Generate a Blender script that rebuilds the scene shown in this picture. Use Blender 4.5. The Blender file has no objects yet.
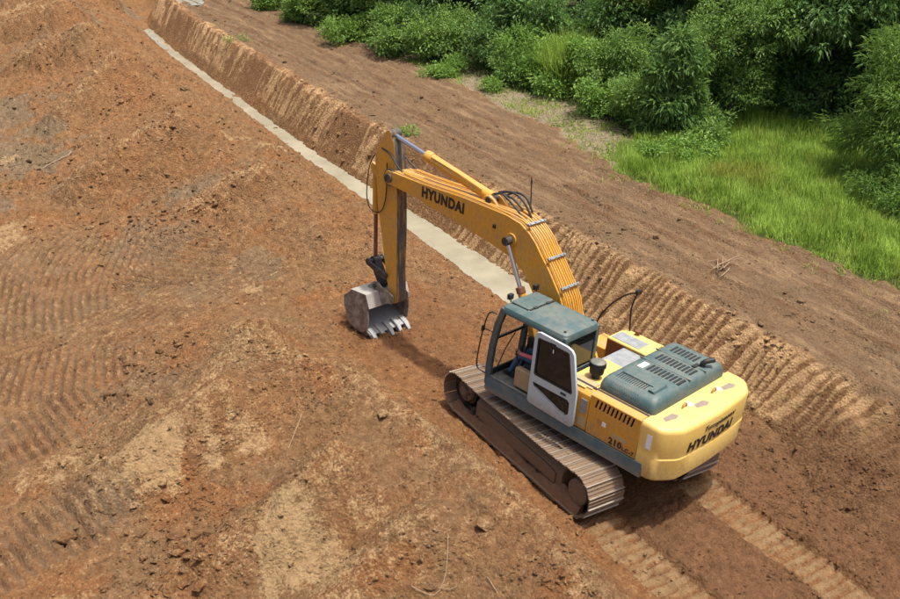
import bpy, bmesh, math, random
import numpy as np
from mathutils import Vector, Matrix, noise as mnoise
from mathutils.geometry import tessellate_polygon

sc = bpy.context.scene
COL = sc.collection
R = math.radians

# ------------------------------------------------------------------ camera
LEAN = R(5.62)            # the excavator leans to the ditch by this much
CAM = Vector((-10.2533, -11.3395, 11.3730))
CYAW, CPITCH = R(33.1207), R(28.6309)
cam = bpy.data.objects.new('camera', bpy.data.cameras.new('camera'))
COL.objects.link(cam)
cam.location = CAM
cam.rotation_euler = (math.pi / 2 - CPITCH, 0, -CYAW)
cam.data.sensor_width = 36.0
cam.data.sensor_fit = 'HORIZONTAL'
cam.data.lens = 38.12
cam.data.clip_start = 0.1
cam.data.clip_end = 3000
sc.camera = cam

# ------------------------------------------------------------------ light
SUN_EL, SUN_AZ = R(76.5), R(128)      # azimuth: compass angle from +Y towards +X of the sun itself
w_ = bpy.data.worlds.new('World'); sc.world = w_; w_.use_nodes = True
nt = w_.node_tree; nt.nodes.clear()
sky = nt.nodes.new('ShaderNodeTexSky'); sky.sky_type = 'NISHITA'; sky.sun_disc = False
sky.sun_elevation = SUN_EL; sky.sun_rotation = SUN_AZ
sky.air_density = 0.7; sky.dust_density = 7.0; sky.ozone_density = 0.4
bg = nt.nodes.new('ShaderNodeBackground'); bg.inputs['Strength'].default_value = 0.15
wo = nt.nodes.new('ShaderNodeOutputWorld')
nt.links.new(sky.outputs[0], bg.inputs[0]); nt.links.new(bg.outputs[0], wo.inputs[0])
sd = bpy.data.lights.new('sun', 'SUN'); sd.energy = 3.6; sd.angle = R(2.2); sd.color = (1.0, 0.955, 0.88)
so = bpy.data.objects.new('sun', sd); COL.objects.link(so)
sdir = Vector((math.sin(SUN_AZ) * math.cos(SUN_EL), math.cos(SUN_AZ) * math.cos(SUN_EL), math.sin(SUN_EL)))
so.rotation_euler = sdir.to_track_quat('Z', 'Y').to_euler(); so.location = sdir * 60
sc.view_settings.view_transform = 'Standard'
sc.view_settings.look = 'None'
sc.view_settings.gamma = 1.0
sc.view_settings.use_curve_mapping = False
sc.view_settings.exposure = 0.40
sc.render.engine = 'CYCLES'
sc.cycles.max_bounces = 6
sc.cycles.use_denoising = True

# ------------------------------------------------------------------ pixel helper (photo pixels 900 x 599)
_f = Vector((math.sin(CYAW) * math.cos(CPITCH), math.cos(CYAW) * math.cos(CPITCH), -math.sin(CPITCH)))
_r = Vector((math.cos(CYAW), -math.sin(CYAW), 0)); _u = _r.cross(_f)
def at(px, py, z):
    F = 38.12 / 36 * 900
    d = _f + _r * ((px - 450) / F) - _u * ((py - 299.5) / F)
    t = (z - CAM.z) / d.z
    return CAM + d * t

# ------------------------------------------------------------------ small helpers
def tag(o, label=None, cat=None, group=None, kind=None):
    if label: o['label'] = label
    if cat: o['category'] = cat
    if group: o['group'] = group
    if kind: o['kind'] = kind
    return o
def empty(name, loc=(0, 0, 0), rot=(0, 0, 0)):
    o = bpy.data.objects.new(name, None); COL.objects.link(o)
    o.location = loc; o.rotation_euler = rot; o.empty_display_size = 0.2
    return o
def link_mesh(name, me, parent=None, loc=(0, 0, 0), rot=(0, 0, 0)):
    o = bpy.data.objects.new(name, me); COL.objects.link(o)
    o.parent = parent; o.location = loc; o.rotation_euler = rot
    return o

# ------------------------------------------------------------------ node material helper
class NM:
    def __init__(s, name):
        s.m = bpy.data.materials.new(name); s.m.use_nodes = True
        s.t = s.m.node_tree; s.b = s.t.nodes['Principled BSDF']; s.out = s.t.nodes['Material Output']
    def n(s, typ, **kw):
        nd = s.t.nodes.new(typ)
        for k, v in kw.items():
            if k in nd.inputs: nd.inputs[k].default_value = v
            else: setattr(nd, k, v)
        return nd
    def l(s, a, b): s.t.links.new(a, b)
    def coord(s, which='Object'):
        return s.n('ShaderNodeTexCoord').outputs[which]
    def noise(s, vec, scale, detail=4, rough=0.55, dist=0.0):
        nd = s.n('ShaderNodeTexNoise'); nd.inputs['Scale'].default_value = scale
        nd.inputs['Detail'].default_value = detail; nd.inputs['Roughness'].default_value = rough
        nd.inputs['Distortion'].default_value = dist
        if vec is not None: s.l(vec, nd.inputs['Vector'])
        return nd.outputs[0]
    def ramp(s, fac, stops, interp='LINEAR'):
        nd = s.n('ShaderNodeValToRGB'); nd.color_ramp.interpolation = interp
        e = nd.color_ramp.elements
        while len(e) < len(stops): e.new(0.5)
        for k, (p, c) in enumerate(stops):
            e[k].position = p
            e[k].color = (c, c, c, 1) if isinstance(c, (int, float)) else (*c, 1)
        s.l(fac, nd.inputs[0]); return nd.outputs[0]
    def mix(s, fac, a, b, blend='MIX'):
        nd = s.n('ShaderNodeMix'); nd.data_type = 'RGBA'; nd.blend_type = blend
        for sock, v in ((nd.inputs[0], fac), (nd.inputs[6], a), (nd.inputs[7], b)):
            if isinstance(v, bpy.types.NodeSocket): s.l(v, sock)
            elif isinstance(v, (int, float)): sock.default_value = v
            else: sock.default_value = (*v, 1)
        return nd.outputs[2]
    def math(s, op, a, b=0.0, clamp=False):
        nd = s.n('ShaderNodeMath'); nd.operation = op; nd.use_clamp = clamp
        for sock, v in ((nd.inputs[0], a), (nd.inputs[1], b)):
            if isinstance(v, bpy.types.NodeSocket): s.l(v, sock)
            else: sock.default_value = v
        return nd.outputs[0]
    def attr(s, name):
        nd = s.n('ShaderNodeAttribute'); nd.attribute_name = name; return nd.outputs['Fac']
    def bump(s, h, strength=0.3, dist=0.02):
        nd = s.n('ShaderNodeBump'); nd.inputs['Strength'].default_value = strength
        nd.inputs['Distance'].default_value = dist; s.l(h, nd.inputs['Height'])
        s.l(nd.outputs[0], s.b.inputs['Normal'])
    def base(s, v):
        i = s.b.inputs['Base Color']
        if isinstance(v, bpy.types.NodeSocket): s.l(v, i)
        else: i.default_value = (*v, 1)
    def rough(s, v):
        i = s.b.inputs['Roughness']
        if isinstance(v, bpy.types.NodeSocket): s.l(v, i)
        else: i.default_value = v

# ------------------------------------------------------------------ numpy noise
_rs = np.random.RandomState(7)
_PERM = _rs.permutation(4096).astype(np.int64)
_GA = _rs.rand(4096) * 2 * np.pi
_GX, _GY = np.cos(_GA), np.sin(_GA)
def _h(ix, iy):
    return _PERM[(_PERM[ix & 4095] + iy) & 4095]
def gnoise(x, y):
    ix = np.floor(x).astype(np.int64); iy = np.floor(y).astype(np.int64)
    fx = x - ix; fy = y - iy
    ux = fx * fx * fx * (fx * (fx * 6 - 15) + 10); uy = fy * fy * fy * (fy * (fy * 6 - 15) + 10)
    def g(a, b):
        k = _h(ix + a, iy + b); return _GX[k] * (fx - a) + _GY[k] * (fy - b)
    n0 = g(0, 0) * (1 - ux) + g(1, 0) * ux
    n1 = g(0, 1) * (1 - ux) + g(1, 1) * ux
    return (n0 * (1 - uy) + n1 * uy) * 1.5
def fbm(x, y, s, oct=4, ox=0.0, gain=0.5):
    a = 1.0; t = 0.0; v = np.zeros_like(x, dtype=float)
    for k in range(oct):
        v += a * gnoise(x / s + ox + 17.3 * k, y / s - ox + 9.1 * k); t += a
        a *= gain; s *= 0.5
    return v / t
def cells(x, y, s, ox=0.0):
    """rounded clod bumps: 1 in the middle of a clod, 0 between"""
    X = x / s + ox; Y = y / s - ox
    ix = np.floor(X).astype(np.int64); iy = np.floor(Y).astype(np.int64)
    best = np.full(X.shape, 9.0); rad = np.zeros(X.shape)
    for a in (-1, 0, 1):
        for b in (-1, 0, 1):
            k = _h(ix + a, iy + b)
            px = ix + a + 0.5 + 0.42 * _GX[k]; py = iy + b + 0.5 + 0.42 * _GY[k]
            r = 0.18 + 0.42 * ((k * 37) % 101) / 101.0
            d = np.hypot(X - px, Y - py) / r
            m = d < best; best = np.where(m, d, best); rad = np.where(m, r, rad)
    return np.sqrt(np.clip(1 - best * best, 0, 1)) * rad
def ss(a, b, t):
    t = np.clip((t - a) / (b - a), 0, 1); return t * t * (3 - 2 * t)
def lerp(a, b, t): return a + (b - a) * t
def segdist(x, y, a, b):
    ax, ay = a; bx, by = b; dx, dy = bx - ax, by - ay
    t = np.clip(((x - ax) * dx + (y - ay) * dy) / (dx * dx + dy * dy), 0, 1)
    return np.hypot(x - ax - t * dx, y - ay - t * dy), t

# ------------------------------------------------------------------ terrain
WATER = -0.60
GR = 0.90                    # level of the track and the meadow
def ditch_x(y):
    return 3.52 + 0.045 * np.maximum(0, y - 18) + 0.02 * np.maximum(0, y - 36) ** 1.45 + 0.085 * np.clip(y - 42, 0, 8) ** 2 + 1.0 * np.maximum(0, y - 50)
def edge_x(y):               # outer edge of the earth track, where the grass begins
    return 8.95 + 0.0 * y + 0.35 * gnoise(y / 2.3, y * 0 + 3.3) + 0.2 * gnoise(y / 0.7, y * 0 + 8.1) + 0.9 * ss(8, 14, y) + 0.3 * ss(24, 36, y)
BERM = [tuple(at(px, py, zz)[:2]) for px, py, zz in ((236, 330, 1.1), (287, 355, 1.15), (347, 372, 1.15), (413, 419, 1.1), (467, 462, 1.0), (535, 530, .85), (620, 640, .6))]
HEAPS = []
for (pa, za, pb, zb, ha, hb) in [((172, 112), 2.2, (85, 160), 1.2, 1.25, .75), ((112, 52), 2.4, (62, 98), 1.3, 1.4, .8), ((78, 22), 2.3, (22, 48), 1.3, 1.3, .7), ((60, 2), 2.1, (-20, 22), 1.2, 1.2, .7), ((262, 172), 1.5, (190, 205), .9, .6, .3),
        ((215, 398), 1.15, (104, 480), .55, .8, .45), ((335, 468), 1.1, (232, 545), .7, .8, .45), ((262, 340), 1.15, (150, 425), .6, .55, .3), ((420, 530), 1.0, (330, 600), .8, .6, .4)]:
    a_, b_ = at(*pa, za), at(*pb, zb); HEAPS.append(((a_.x, a_.y), (b_.x, b_.y), ha, hb))
HEAPS += [((3.4, 44.5), (-1.5, 50.0), .9, .6), ((2.0, 58), (-2, 55), 1.1, 0.5), ((-7.4, 33.5), (-8.6, 28.0), 0.5, 0.3)]
MOUNDS = [(-9.8, 0.2, 1.0, 0.25),  (1.2, 15.8, 1.2, .3), (1.4, 24.5, 1.2, .35), (-8.0, 13.8, 1.6, .25), (-6.8, 16.0, 1.3, .3), (-1.6, 8.2, 1.2, .1)]
# grouser prints: centre, half sizes, direction of the bars (deg from +X), curvature
PRINTS = [(-6.6, 13.0, 2.3, 2.6, 62, .05), (-4.3, 11.0, 1.9, 1.6, 118, .04), (-4.4, 8.7, 2.4, 1.5, 12, .03), (-6.3, 8.4, 1.8, 1.5, 20, -.03), (-8.1, 7.6, 1.2, 2.2, 70, .02), (-9.0, 5.6, 1.0, 2.6, 95, 0.0), (-7.7, 10.6, 1.4, 1.8, 78, .04), (-9.3, 2.6, .9, 1.8, 102, 0), (-7.0, 5.4, 1.2, .9, 30, 0)]
def masks(x, y):
    m = {}
    m['trail'] = 0 * x
    wob = 0.05 * gnoise(y / 0.9, x * 0 + 2.2)
    for tx in (-1.195, 1.195):
        d = np.abs(x - tx + wob * 1.2)
        m['trail'] = np.maximum(m['trail'], ss(0.47, 0.36, d) * ss(-1.7, -2.3, y))
    road_in = ditch_x(y) + 1.42 + 0.22 * gnoise(y / 1.7, x * 0 + 5.5) + 0.12 * gnoise(y / .5, x * 0 + 15.5)
    m['road'] = ss(-0.15, 0.15, x - road_in) * ss(0.15, -0.15, x - edge_x(y))
    m['meadow'] = ss(-0.15, 0.25, x - edge_x(y))
    pr = 0 * x
    for (cx, cy, a, b, an, cu) in PRINTS:
        t = R(an); X = (x - cx) * math.cos(t) + (y - cy) * math.sin(t); Y = -(x - cx) * math.sin(t) + (y - cy) * math.cos(t)
        pr = np.maximum(pr, ss(1.05, .7, (np.abs(X) / a) ** 2 + (np.abs(Y) / b) ** 2 + 0.35 * gnoise(x / .8, y / .8)))
    m['print'] = pr
    return m
def scrape(x, y, b1):
    """0..1: smeared faces left by the bucket teeth, uneven in width, length and slant"""
    yy = y + 0.28 * (x - b1) + 0.25 * fbm(x, y, 1.6, 2, 2.5)
    a = 1 - np.abs(gnoise(yy / .30, (x - b1) / 1.5 + 3.1)) * 2.2
    b = 1 - np.abs(gnoise(yy / .15 + 40, (x - b1) / 1.1 + 7.7)) * 2.0
    ph = yy / .27 + 1.3 * gnoise(y / 1.1, x * 0 + 1.7); fr = ph - np.floor(ph)
    c = np.where(fr < .7, np.sin(np.pi * fr / .7), 0)
    k_ = ss(-.2, .3, fbm(x * .4, y, 1.3, 2, 24.))
    nr = ss(11, 6, y)
    v = (.45 - .25 * nr) * np.clip(a, 0, 1) + (.25 - .1 * nr) * np.clip(b, 0, 1) + (.30 + .45 * nr) * c
    return np.clip(v * (.35 + .35 * nr + .75 * k_) * 1.25, 0, 1)
def H(x, y, fine=True):
    x = np.asarray(x, float); y = np.asarray(y, float)
    m = masks(x, y)
    dx = ditch_x(y)
    # shelf the excavator stands on, tilted to the ditch
    plat = -0.0984 * np.clip(x, -1.9, 3.0)
    far = np.interp(x - (dx - 3.52), [-14, -8, -5.6, -3.2, -0.7, .7, 2.5, 3.1, 3.25], [.1, .0, .05, .62, 1.25, .95, -.08, -.42, -.6])
    left = np.interp(x, [-30, -11, -7, -4, -3, -1.75], [.05, .08, .22, .42, .38, .17])
    near = np.where(x < -1.75, left, plat)
    tf = ss(6.5, 11.5, y + 0.25 * (x + 1))
    z = lerp(near, far, tf)
    # mounds and the berm beside the machine
    dmin = np.full(x.shape, 9.0)
    for a, b in zip(BERM[:-1], BERM[1:]):
        d, _ = segdist(x, y, a, b); dmin = np.minimum(dmin, d)
    wb = 0.2 * fbm(x, y, 1.6, 2, 3.0)
    z = z + 0.80 * np.exp(-np.maximum(0, dmin + wb) / np.where(x > -2.9, .75, 1.9)) * ss(-1.62, -2.5, x)
    for (cx, cy, r, h) in MOUNDS:
        z = z + h * np.exp(-((x - cx + wb) ** 2 + (y - cy) ** 2) / (r * r))
    # dumped heaps, straight sides at the angle of repose
    hp = np.full(x.shape, -9.0)
    for a, b, h0, h1 in HEAPS:
        d, t = segdist(x, y, a, b)
        d = d + 0.35 * fbm(x, y, 2.2, 3, 11.0)
        hh = lerp(h0, h1, t) - np.sqrt(np.maximum(d, 0) ** 2 + 0.09) * 0.85 + 0.22
        hp = np.maximum(hp, hh)
    lip = ss(3.3, 1.6, x - (dx - 3.52)) * np.where(y < 8, ss(-2.0, -3.2, x), 1)
    z = z + np.maximum(hp, 0) * lip
    # general unevenness
    loose = ss(-1.7, -2.2, x) * (1 - m['print']) 
    z = z + 0.10 * fbm(x, y, 3.1, 3, 1.0) * ss(-1.4, -3.0, x) 
    # ditch and cut bank
    depth = np.interp(y, [-30, -4, 0, 3.4, 5.2, 12, 18, 41.5, 43.5, 45.5, 47, 100], [.12, .06, -.22, -.46, -.82, -.80, -.70, -.68, -.4, -.4, -.82, -.82])
    hw = np.interp(y, [0, 6, 14, 22, 30, 42, 46, 48, 60], [.32, .33, .22, .10, .05, .04, .1, .7, .7])
    bed0 = dx - hw - 0.12; bed1 = dx + hw
    wob = 0.10 * fbm(y, x * 0, 1.5, 3, 4.0) + .05 * fbm(y, x, .45, 2, 14.)
    tL = ss(bed0 - 0.75 + wob, bed0 + 0.12 + wob, x)
    z = lerp(z, depth, tL * ss(-3.5, 1, y))
    top = bed1 + 1.08 + 0.12 * fbm(y, x * 0 + 2, 2.5, 3, 6.0)
    topz = GR
    # loose fill behind the machine makes the bank gentler there
    fill = ss(-1.6, -5.4, y)
    b1 = lerp(bed1 - 0.03 + wob * .5, 1.9 + 0 * y, fill)
    tt = np.clip((x - b1) / np.maximum(top + 0.9 * fill - b1, .3), 0, 1)
    prof = lerp(tt, tt * tt * (3 - 2 * tt), lerp(0.35, 0.9, fill))
    toe = lerp(depth, -0.0984 * 1.9 + 0 * y, fill)
    toe = np.minimum(toe, z)
    bank = toe + (topz - toe) * prof
    z = np.where(x > b1, np.maximum(bank, np.where(tt < .5, z, -9)), z)
    onbank = ss(0, .08, tt) * ss(1.0, .78, tt)
    m['bank'] = onbank
    if fine:
        # tooth scrapes down the bank
        sm = scrape(x, y, b1)
        z = z + onbank * (1 - .6 * fill) * ((0.16 - .02 * ss(11, 6, y)) * sm - 0.05)
        z = z + onbank * (0.10 * fbm(x, y, .6, 3, 7.7) + .09 * cells(x, y, .2, 5.5) * ss(-.1, .4, fbm(x, y, 1.0, 2, 44.)))
        # one fresh slip where the teeth went last
        d, t = segdist(x, y, (3.6, -2.35), (5.1, -2.75)); z = z - 0.16 * np.exp(-(d / .26) ** 2)
        d, t = segdist(x, y, (3.3, -3.0), (4.9, -3.6)); z = z - 0.10 * np.exp(-(d / .22) ** 2)
    # earth track: ruts and a rough shoulder
    xr = x + 0.12 * gnoise(y / 4.0, x * 0 + 1.1)
    rut = 0
    for c, wd, a in ((6.0, .3, .10), (7.45, .32, .11), (6.65, .16, .06), (8.25, .22, .08), (5.6, .18, .06), (7.0, .12, .04), (7.85, .12, .05)):
        d = (xr - c) / wd
        rut = rut - a * np.exp(-d * d) + 0.5 * a * np.exp(-((np.abs(d) - 1.6) / .5) ** 2)
    z = z + m['road'] * (rut * (0.7 + .6 * gnoise(x / 1.3, y / 3.0)))
    z = z + m['road'] * (0.06 * fbm(x, y, 1.4, 3, 5.0) + 0.05 * fbm(x * 2.2, y * .45, .5, 3, 35.))
    z = z + 0.09 * np.exp(-((x - edge_x(y) + .1) / .28) ** 2) * (0.5 + fbm(x, y, .6, 2, 8.))
    z = z + 0.12 * np.exp(-((x - top - .25) / .35) ** 2) * (0.6 + fbm(x, y, .5, 2, 18.)) * (1 - fill)
    z = z + m['meadow'] * (0.10 * fbm(x, y, 2.5, 3, 9.0) + 0.012 * np.clip(x - 14, 0, 60))
    if fine:
        rgh = (1 + .55 * tf * ss(3, 2, x)) * np.clip(1 - m['road'] * .45 - m['trail'] * .88 - m['bank'] * .55 - m['print'] * .86, 0.1, 1) * (1 - .7 * m['meadow'])
        shelf = ss(-2.0, -1.4, x) * ss(4.0, 3.0, x)
        patchy = 0.55 + 0.9 * fbm(x, y, 1.9, 2, 31.0)
        patchy = np.clip(patchy, .15, 1.4)
        c1 = cells(x, y, .34, 3.3) * ss(.0, .35, fbm(x, y, 1.1, 2, 41.))
        z = z + rgh * (0.095 * fbm(x, y, .55, 4, 2.0, .62) + 0.17 * c1 * patchy + 0.10 * cells(x, y, .15, 8.8) * patchy + 0.075 * cells(x, y, .095, 1.2) * (.4 + .6 * patchy))
        z = z + 0.024 * fbm(x, y, .18, 2, 5.2)
        # flow streaks down the heap flanks
        stk = np.abs(fbm(x * .55 + y * .3, x * -.9 + y * 2.0, .5, 2, 60.))
        z = z - 0.11 * stk * tf * ss(3.2, 2.2, x) * (1 - m['print'])
        # grouser prints
        pz = 0 * x; wt = 0 * x
        for (cx, cy, a, b, an, cu) in PRINTS:
            t = R(an); X = (x - cx) * math.cos(t) + (y - cy) * math.sin(t); Y = -(x - cx) * math.sin(t) + (y - cy) * math.cos(t)
            mm = ss(1.05, .75, (np.abs(X) / a) ** 2 + (np.abs(Y) / b) ** 2 + 0.35 * gnoise(x / .8, y / .8))
            ph = (Y + cu * X * X + .05 * fbm(x, y, .9, 2, cx)) / 0.21
            bar = np.abs(((ph % 1.0) - .5) * 2) ** .6
            pz = np.where(mm > wt, mm * (0.15 * (bar - .5)), pz); wt = np.maximum(wt, mm)
        brk = 0.45 + 0.75 * ss(-.25, .3, fbm(x, y, .7, 3, 71.))
        z = z + pz * brk * (m['bank'] < .02) * ss(4, 2, x)
        # trails left by the tracks
        ph = (y + .02 * gnoise(x / .4, y / .4)) / 0.2
        bar = ss(.55, .95, np.abs(((ph % 1.0) - .5) * 2))
        z = z + m['trail'] * (-0.06 - 0.075 * bar * (0.75 + .7 * gnoise(x / .5, y / .3)))
        edge = 0
        for tx in (-1.195, 1.195):
            edge = edge + np.exp(-((np.abs(x - tx) - .53) / .09) ** 2)
        z = z + edge * 0.07 * ss(-1.5, -2.4, y) * (0.6 + fbm(x, y, .35, 2, 14.))
        z = z + 0.20 * np.exp(-((x + 1.80 + .06 * gnoise(y / .4, x * 0 + 4.4)) / .15) ** 2) * ss(2.9, 2.2, np.abs(y)) * (.8 + .5 * fbm(x, y, .5, 2, 77.))
        z = z + 0.10 * np.exp(-(((x + 1.05) / .75) ** 2 + ((y - 5.05) / .28) ** 2)) * (1 + fbm(x, y, .3, 2, 88.))
        # ground pressed flat under the machine
        und = ss(1.78, 1.62, np.abs(x)) * ss(2.5, 2.2, np.abs(y))
        z = lerp(z, -0.0984 * x - 0.035, und)
    return z

def axis(segs):
    out = [segs[0][0]]
    for a, b, st0, st1 in segs:
        n = max(1, int(round((b - a) / ((st0 + st1) / 2))))
        t = np.linspace(0, 1, n + 1)[1:]
        # spacing grows linearly from st0 to st1
        q = (st0 * t + 0.5 * (st1 - st0) * t * t) / (st0 + 0.5 * (st1 - st0))
        out.extend(list(a + (b - a) * q))
    return np.array(out)
XS = axis([(-420, -60, 70, 20), (-60, -16, 8, 1), (-16, -11.2, .6, .07), (-11.2, -1.4, .043, .043), (-1.4, 3.0, .045, .045), (3.0, 5.0, .035, .035), (5.0, 9.6, .055, .06), (9.6, 26, .12, .6), (26, 60, 1.5, 6), (60, 420, 12, 70)])
YS = axis([(-300, -40, 60, 10), (-40, -8, 5, .4), (-8, -6.4, .1, .05), (-6.4, 9, .043, .045), (9, 22, .045, .085), (22, 50, .085, .22), (50, 90, .5, 3), (90, 500, 8, 70)])
GX, GY = np.meshgrid(XS, YS)
GZ = H(GX, GY)
MSK = masks(GX, GY)
# ------------------------------------------------------------------ soil colours, with painted heap and groove shade (kept as point attributes)
def blob(x, y, cx, cy, r, ox=0.0, ax=1.0):
    d = np.sqrt(((x - cx) / ax) ** 2 + (y - cy) ** 2) / r + 0.9 * fbm(x, y, .9, 3, 21. + ox)
    return ss(1.05, .55, d)
def smear(x, y): return scrape(x, y, ditch_x(y) + .3)
def colour_fields(x, y, m):
    pale = 0 * x
    for k, (cx, cy, r, s, a) in enumerate([(-7.1, 3.1, .95, 1, 1.3), (-6.1, -.2, 1.0, 1, .8), (-5.7, -1.2, .6, .8, 1), (-5.6, 2.7, .45, .6, 1), (.8, 16.2, .75, .95, .8), (.2, 17.4, .5, .7, 1), (-8.6, 4.3, .5, .5, 1.4), (-3.2, 8.0, .35, .8, 1.2), (-7.6, 15.6, 1.0, .7, 1.2),
                                          (-9.7, .6, .7, .5, 1), (-4.6, -.6, .35, .5, 1), (-1.6, 46, 1.6, .8, 1.4), (2.6, 47, 1.2, .6, 1), (-6.0, 22.5, .6, .6, 1), (-7.2, 19.6, .5, .7, 1)]):
        pale = np.maximum(pale, s * blob(x, y, cx, cy, r, k, a))
    gro = 0 * x
    for (cx, cy, a, b, an, cu) in PRINTS:
        t = R(an); X = (x - cx) * math.cos(t) + (y - cy) * math.sin(t); Y = -(x - cx) * math.sin(t) + (y - cy) * math.cos(t)
        mm = ss(1.05, .75, (np.abs(X) / a) ** 2 + (np.abs(Y) / b) ** 2 + 0.35 * gnoise(x / .8, y / .8))
        ph = (Y + cu * X * X + .05 * fbm(x, y, .9, 2, cx)) / 0.21
        gro = np.where(mm > .5, ss(.55, .05, np.abs(((ph % 1.0) - .5) * 2)), gro)
    grey = (0.18 + .75 * gro * (.6 + .6 * fbm(x, y, .6, 2, 301.))) * m['print'] + 0.25 * ss(.0, .5, fbm(x, y, 2.4, 3, 51.))
    for k, (cx, cy, r, s) in enumerate([(-6.2, 22.5, 2.6, .9), (-5.8, 28, 2.6, .9), (-8, 19, 1.6, .7), (-3.4, 51, 3.5, .8), (-2.4, 18.6, 1.0, .55), (-2.6, 9.4, .8, .6), (-4.2, 12.4, 1.4, .5), (-1.6, 27.0, 1.4, .5), (-2.0, 36, 1.3, .5)]):
        grey = np.maximum(grey, s * blob(x, y, cx, cy, r, 5 + k))
    grey = np.maximum(grey, m['road'] * (0.35 + .5 * ss(-.1, .5, fbm(x, y, 1.6, 3, 66.))))
    sh = np.exp(-((x - ditch_x(y) - 1.75) / .45) ** 2) * ss(-1, 3, y)
    grey = np.maximum(grey, .75 * sh * (.6 + .6 * fbm(x, y, .8, 3, 75.)))
    red = .35 + .5 * fbm(x, y, 2.2, 3, 81.) + .10 * ss(9, 13, y) * (1 - m['print']) * ss(4, 3, x)
    red = np.maximum(red, .95 * blob(x, y, -.4, 5.6, 2.6, 9) * ss(-3.4, -2.0, x))
    red = np.maximum(red, .8 * ss(-2.9, -2.2, x) * ss(3.2, 2.6, x) * ss(9, 5, y))
    red = np.maximum(red, .6 * ss(0.3, .6, fbm(x, y, 1.3, 2, 91.)))
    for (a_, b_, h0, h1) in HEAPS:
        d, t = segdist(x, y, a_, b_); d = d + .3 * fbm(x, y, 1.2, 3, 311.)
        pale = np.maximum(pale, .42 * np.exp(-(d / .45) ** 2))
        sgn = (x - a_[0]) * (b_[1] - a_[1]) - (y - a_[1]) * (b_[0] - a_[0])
        grey = np.maximum(grey, (.8 if a_[1] > 12 else .25) * ss(.3, .9, d) * ss(2.4, 1.4, d) * (sgn > 0) * ss(-.25, .35, fbm(x, y, 1.6, 3, 321.)))  # one flank of each heap greyed, its shade put into the soil colour
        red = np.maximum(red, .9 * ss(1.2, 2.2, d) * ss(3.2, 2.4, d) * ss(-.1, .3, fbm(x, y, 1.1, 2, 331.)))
    dB = np.full(x.shape, 9.0)
    for a_, b_ in zip(BERM[:-1], BERM[1:]): dB = np.minimum(dB, segdist(x, y, a_, b_)[0])
    groove_dark = .8 * gro * m['print'] * (.45 + .55 * ss(-.3, .3, fbm(x, y, .7, 3, 71.))); pale = np.maximum(pale, .22 * (1 - gro) * m['print'] * ss(-.3, .3, fbm(x, y, .7, 3, 71.)))  # print grooves mixed darker through the moist field, ridges between them paler
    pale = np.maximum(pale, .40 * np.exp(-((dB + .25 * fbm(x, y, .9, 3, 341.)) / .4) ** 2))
    moist = np.maximum(ss(-.2, -2.2, y) * ss(3.9, 3.4, x), ss(-2.2, -4.2, y)) * ss(1.2, 2.2, x) * ss(5.6, 4.6, x) * .8
    moist = np.maximum(moist, .75 * ss(-1.2, -2.6, y) * ss(-1.9, -1.4, x) * ss(5, 4, x))
    moist = np.maximum(moist, .3 * blob(x, y, -3.4, -3.2, 1.5, 3))
    moist = np.maximum(moist, .42 * blob(x, y, -.2, 5.2, 2.4, 13) * ss(-3, -2, x))
    moist = np.maximum(moist, groove_dark) * (1 - m['trail'] * .7)
    ph = (y + .03 * gnoise(x / .3, y / .3)) / 0.2
    ln = ss(.62, .9, np.abs(((ph % 1.0) - .5) * 2)) * (.55 + .9 * ss(-.3, .3, gnoise(x / .25, y / .4)))  # bar grooves of the trails, darkened in colour to stand in for their shade
    trail = m['trail'] * (.62 + .6 * fbm(x, y, .5, 2, 95.)) * (1 - .85 * ln)
    xr = x + 0.12 * gnoise(y / 4.0, x * 0 + 1.1)
    for c_, w_2 in ((6.0, .26), (7.45, .28), (6.65, .13), (8.25, .2)):
        trail = np.maximum(trail, .55 * m['road'] * np.exp(-((xr - c_) / w_2) ** 2) * ss(-.35, .3, fbm(x, y * .4, .9, 3, 401.)))
        moist = np.maximum(moist, .7 * m['road'] * np.exp(-((np.abs(xr - c_) - w_2 * 1.7) / .1) ** 2) * ss(-.2, .3, fbm(x, y * .5, .6, 3, 411.)))
    moist = np.maximum(moist, .75 * np.exp(-((x - ditch_x(y) + .62 + .1 * fbm(x, y, .6, 2, 611.)) / .16) ** 2) * ss(4, 6, y) * ss(42, 36, y))
    dry = m['meadow'] * 1.0
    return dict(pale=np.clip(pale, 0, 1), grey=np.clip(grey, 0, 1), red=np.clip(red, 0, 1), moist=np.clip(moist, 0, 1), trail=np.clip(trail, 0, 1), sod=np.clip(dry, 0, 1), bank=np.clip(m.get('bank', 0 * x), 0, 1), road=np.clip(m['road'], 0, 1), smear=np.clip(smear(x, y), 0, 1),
        straw=np.clip(ss(7.6, 9.4, y - .1 * (x - 9)) * ss(4.0, 1.2, x - edge_x(y)) * (.6 + .5 * fbm(x, y, 1.4, 3, 221.)), 0, 1))
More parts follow.
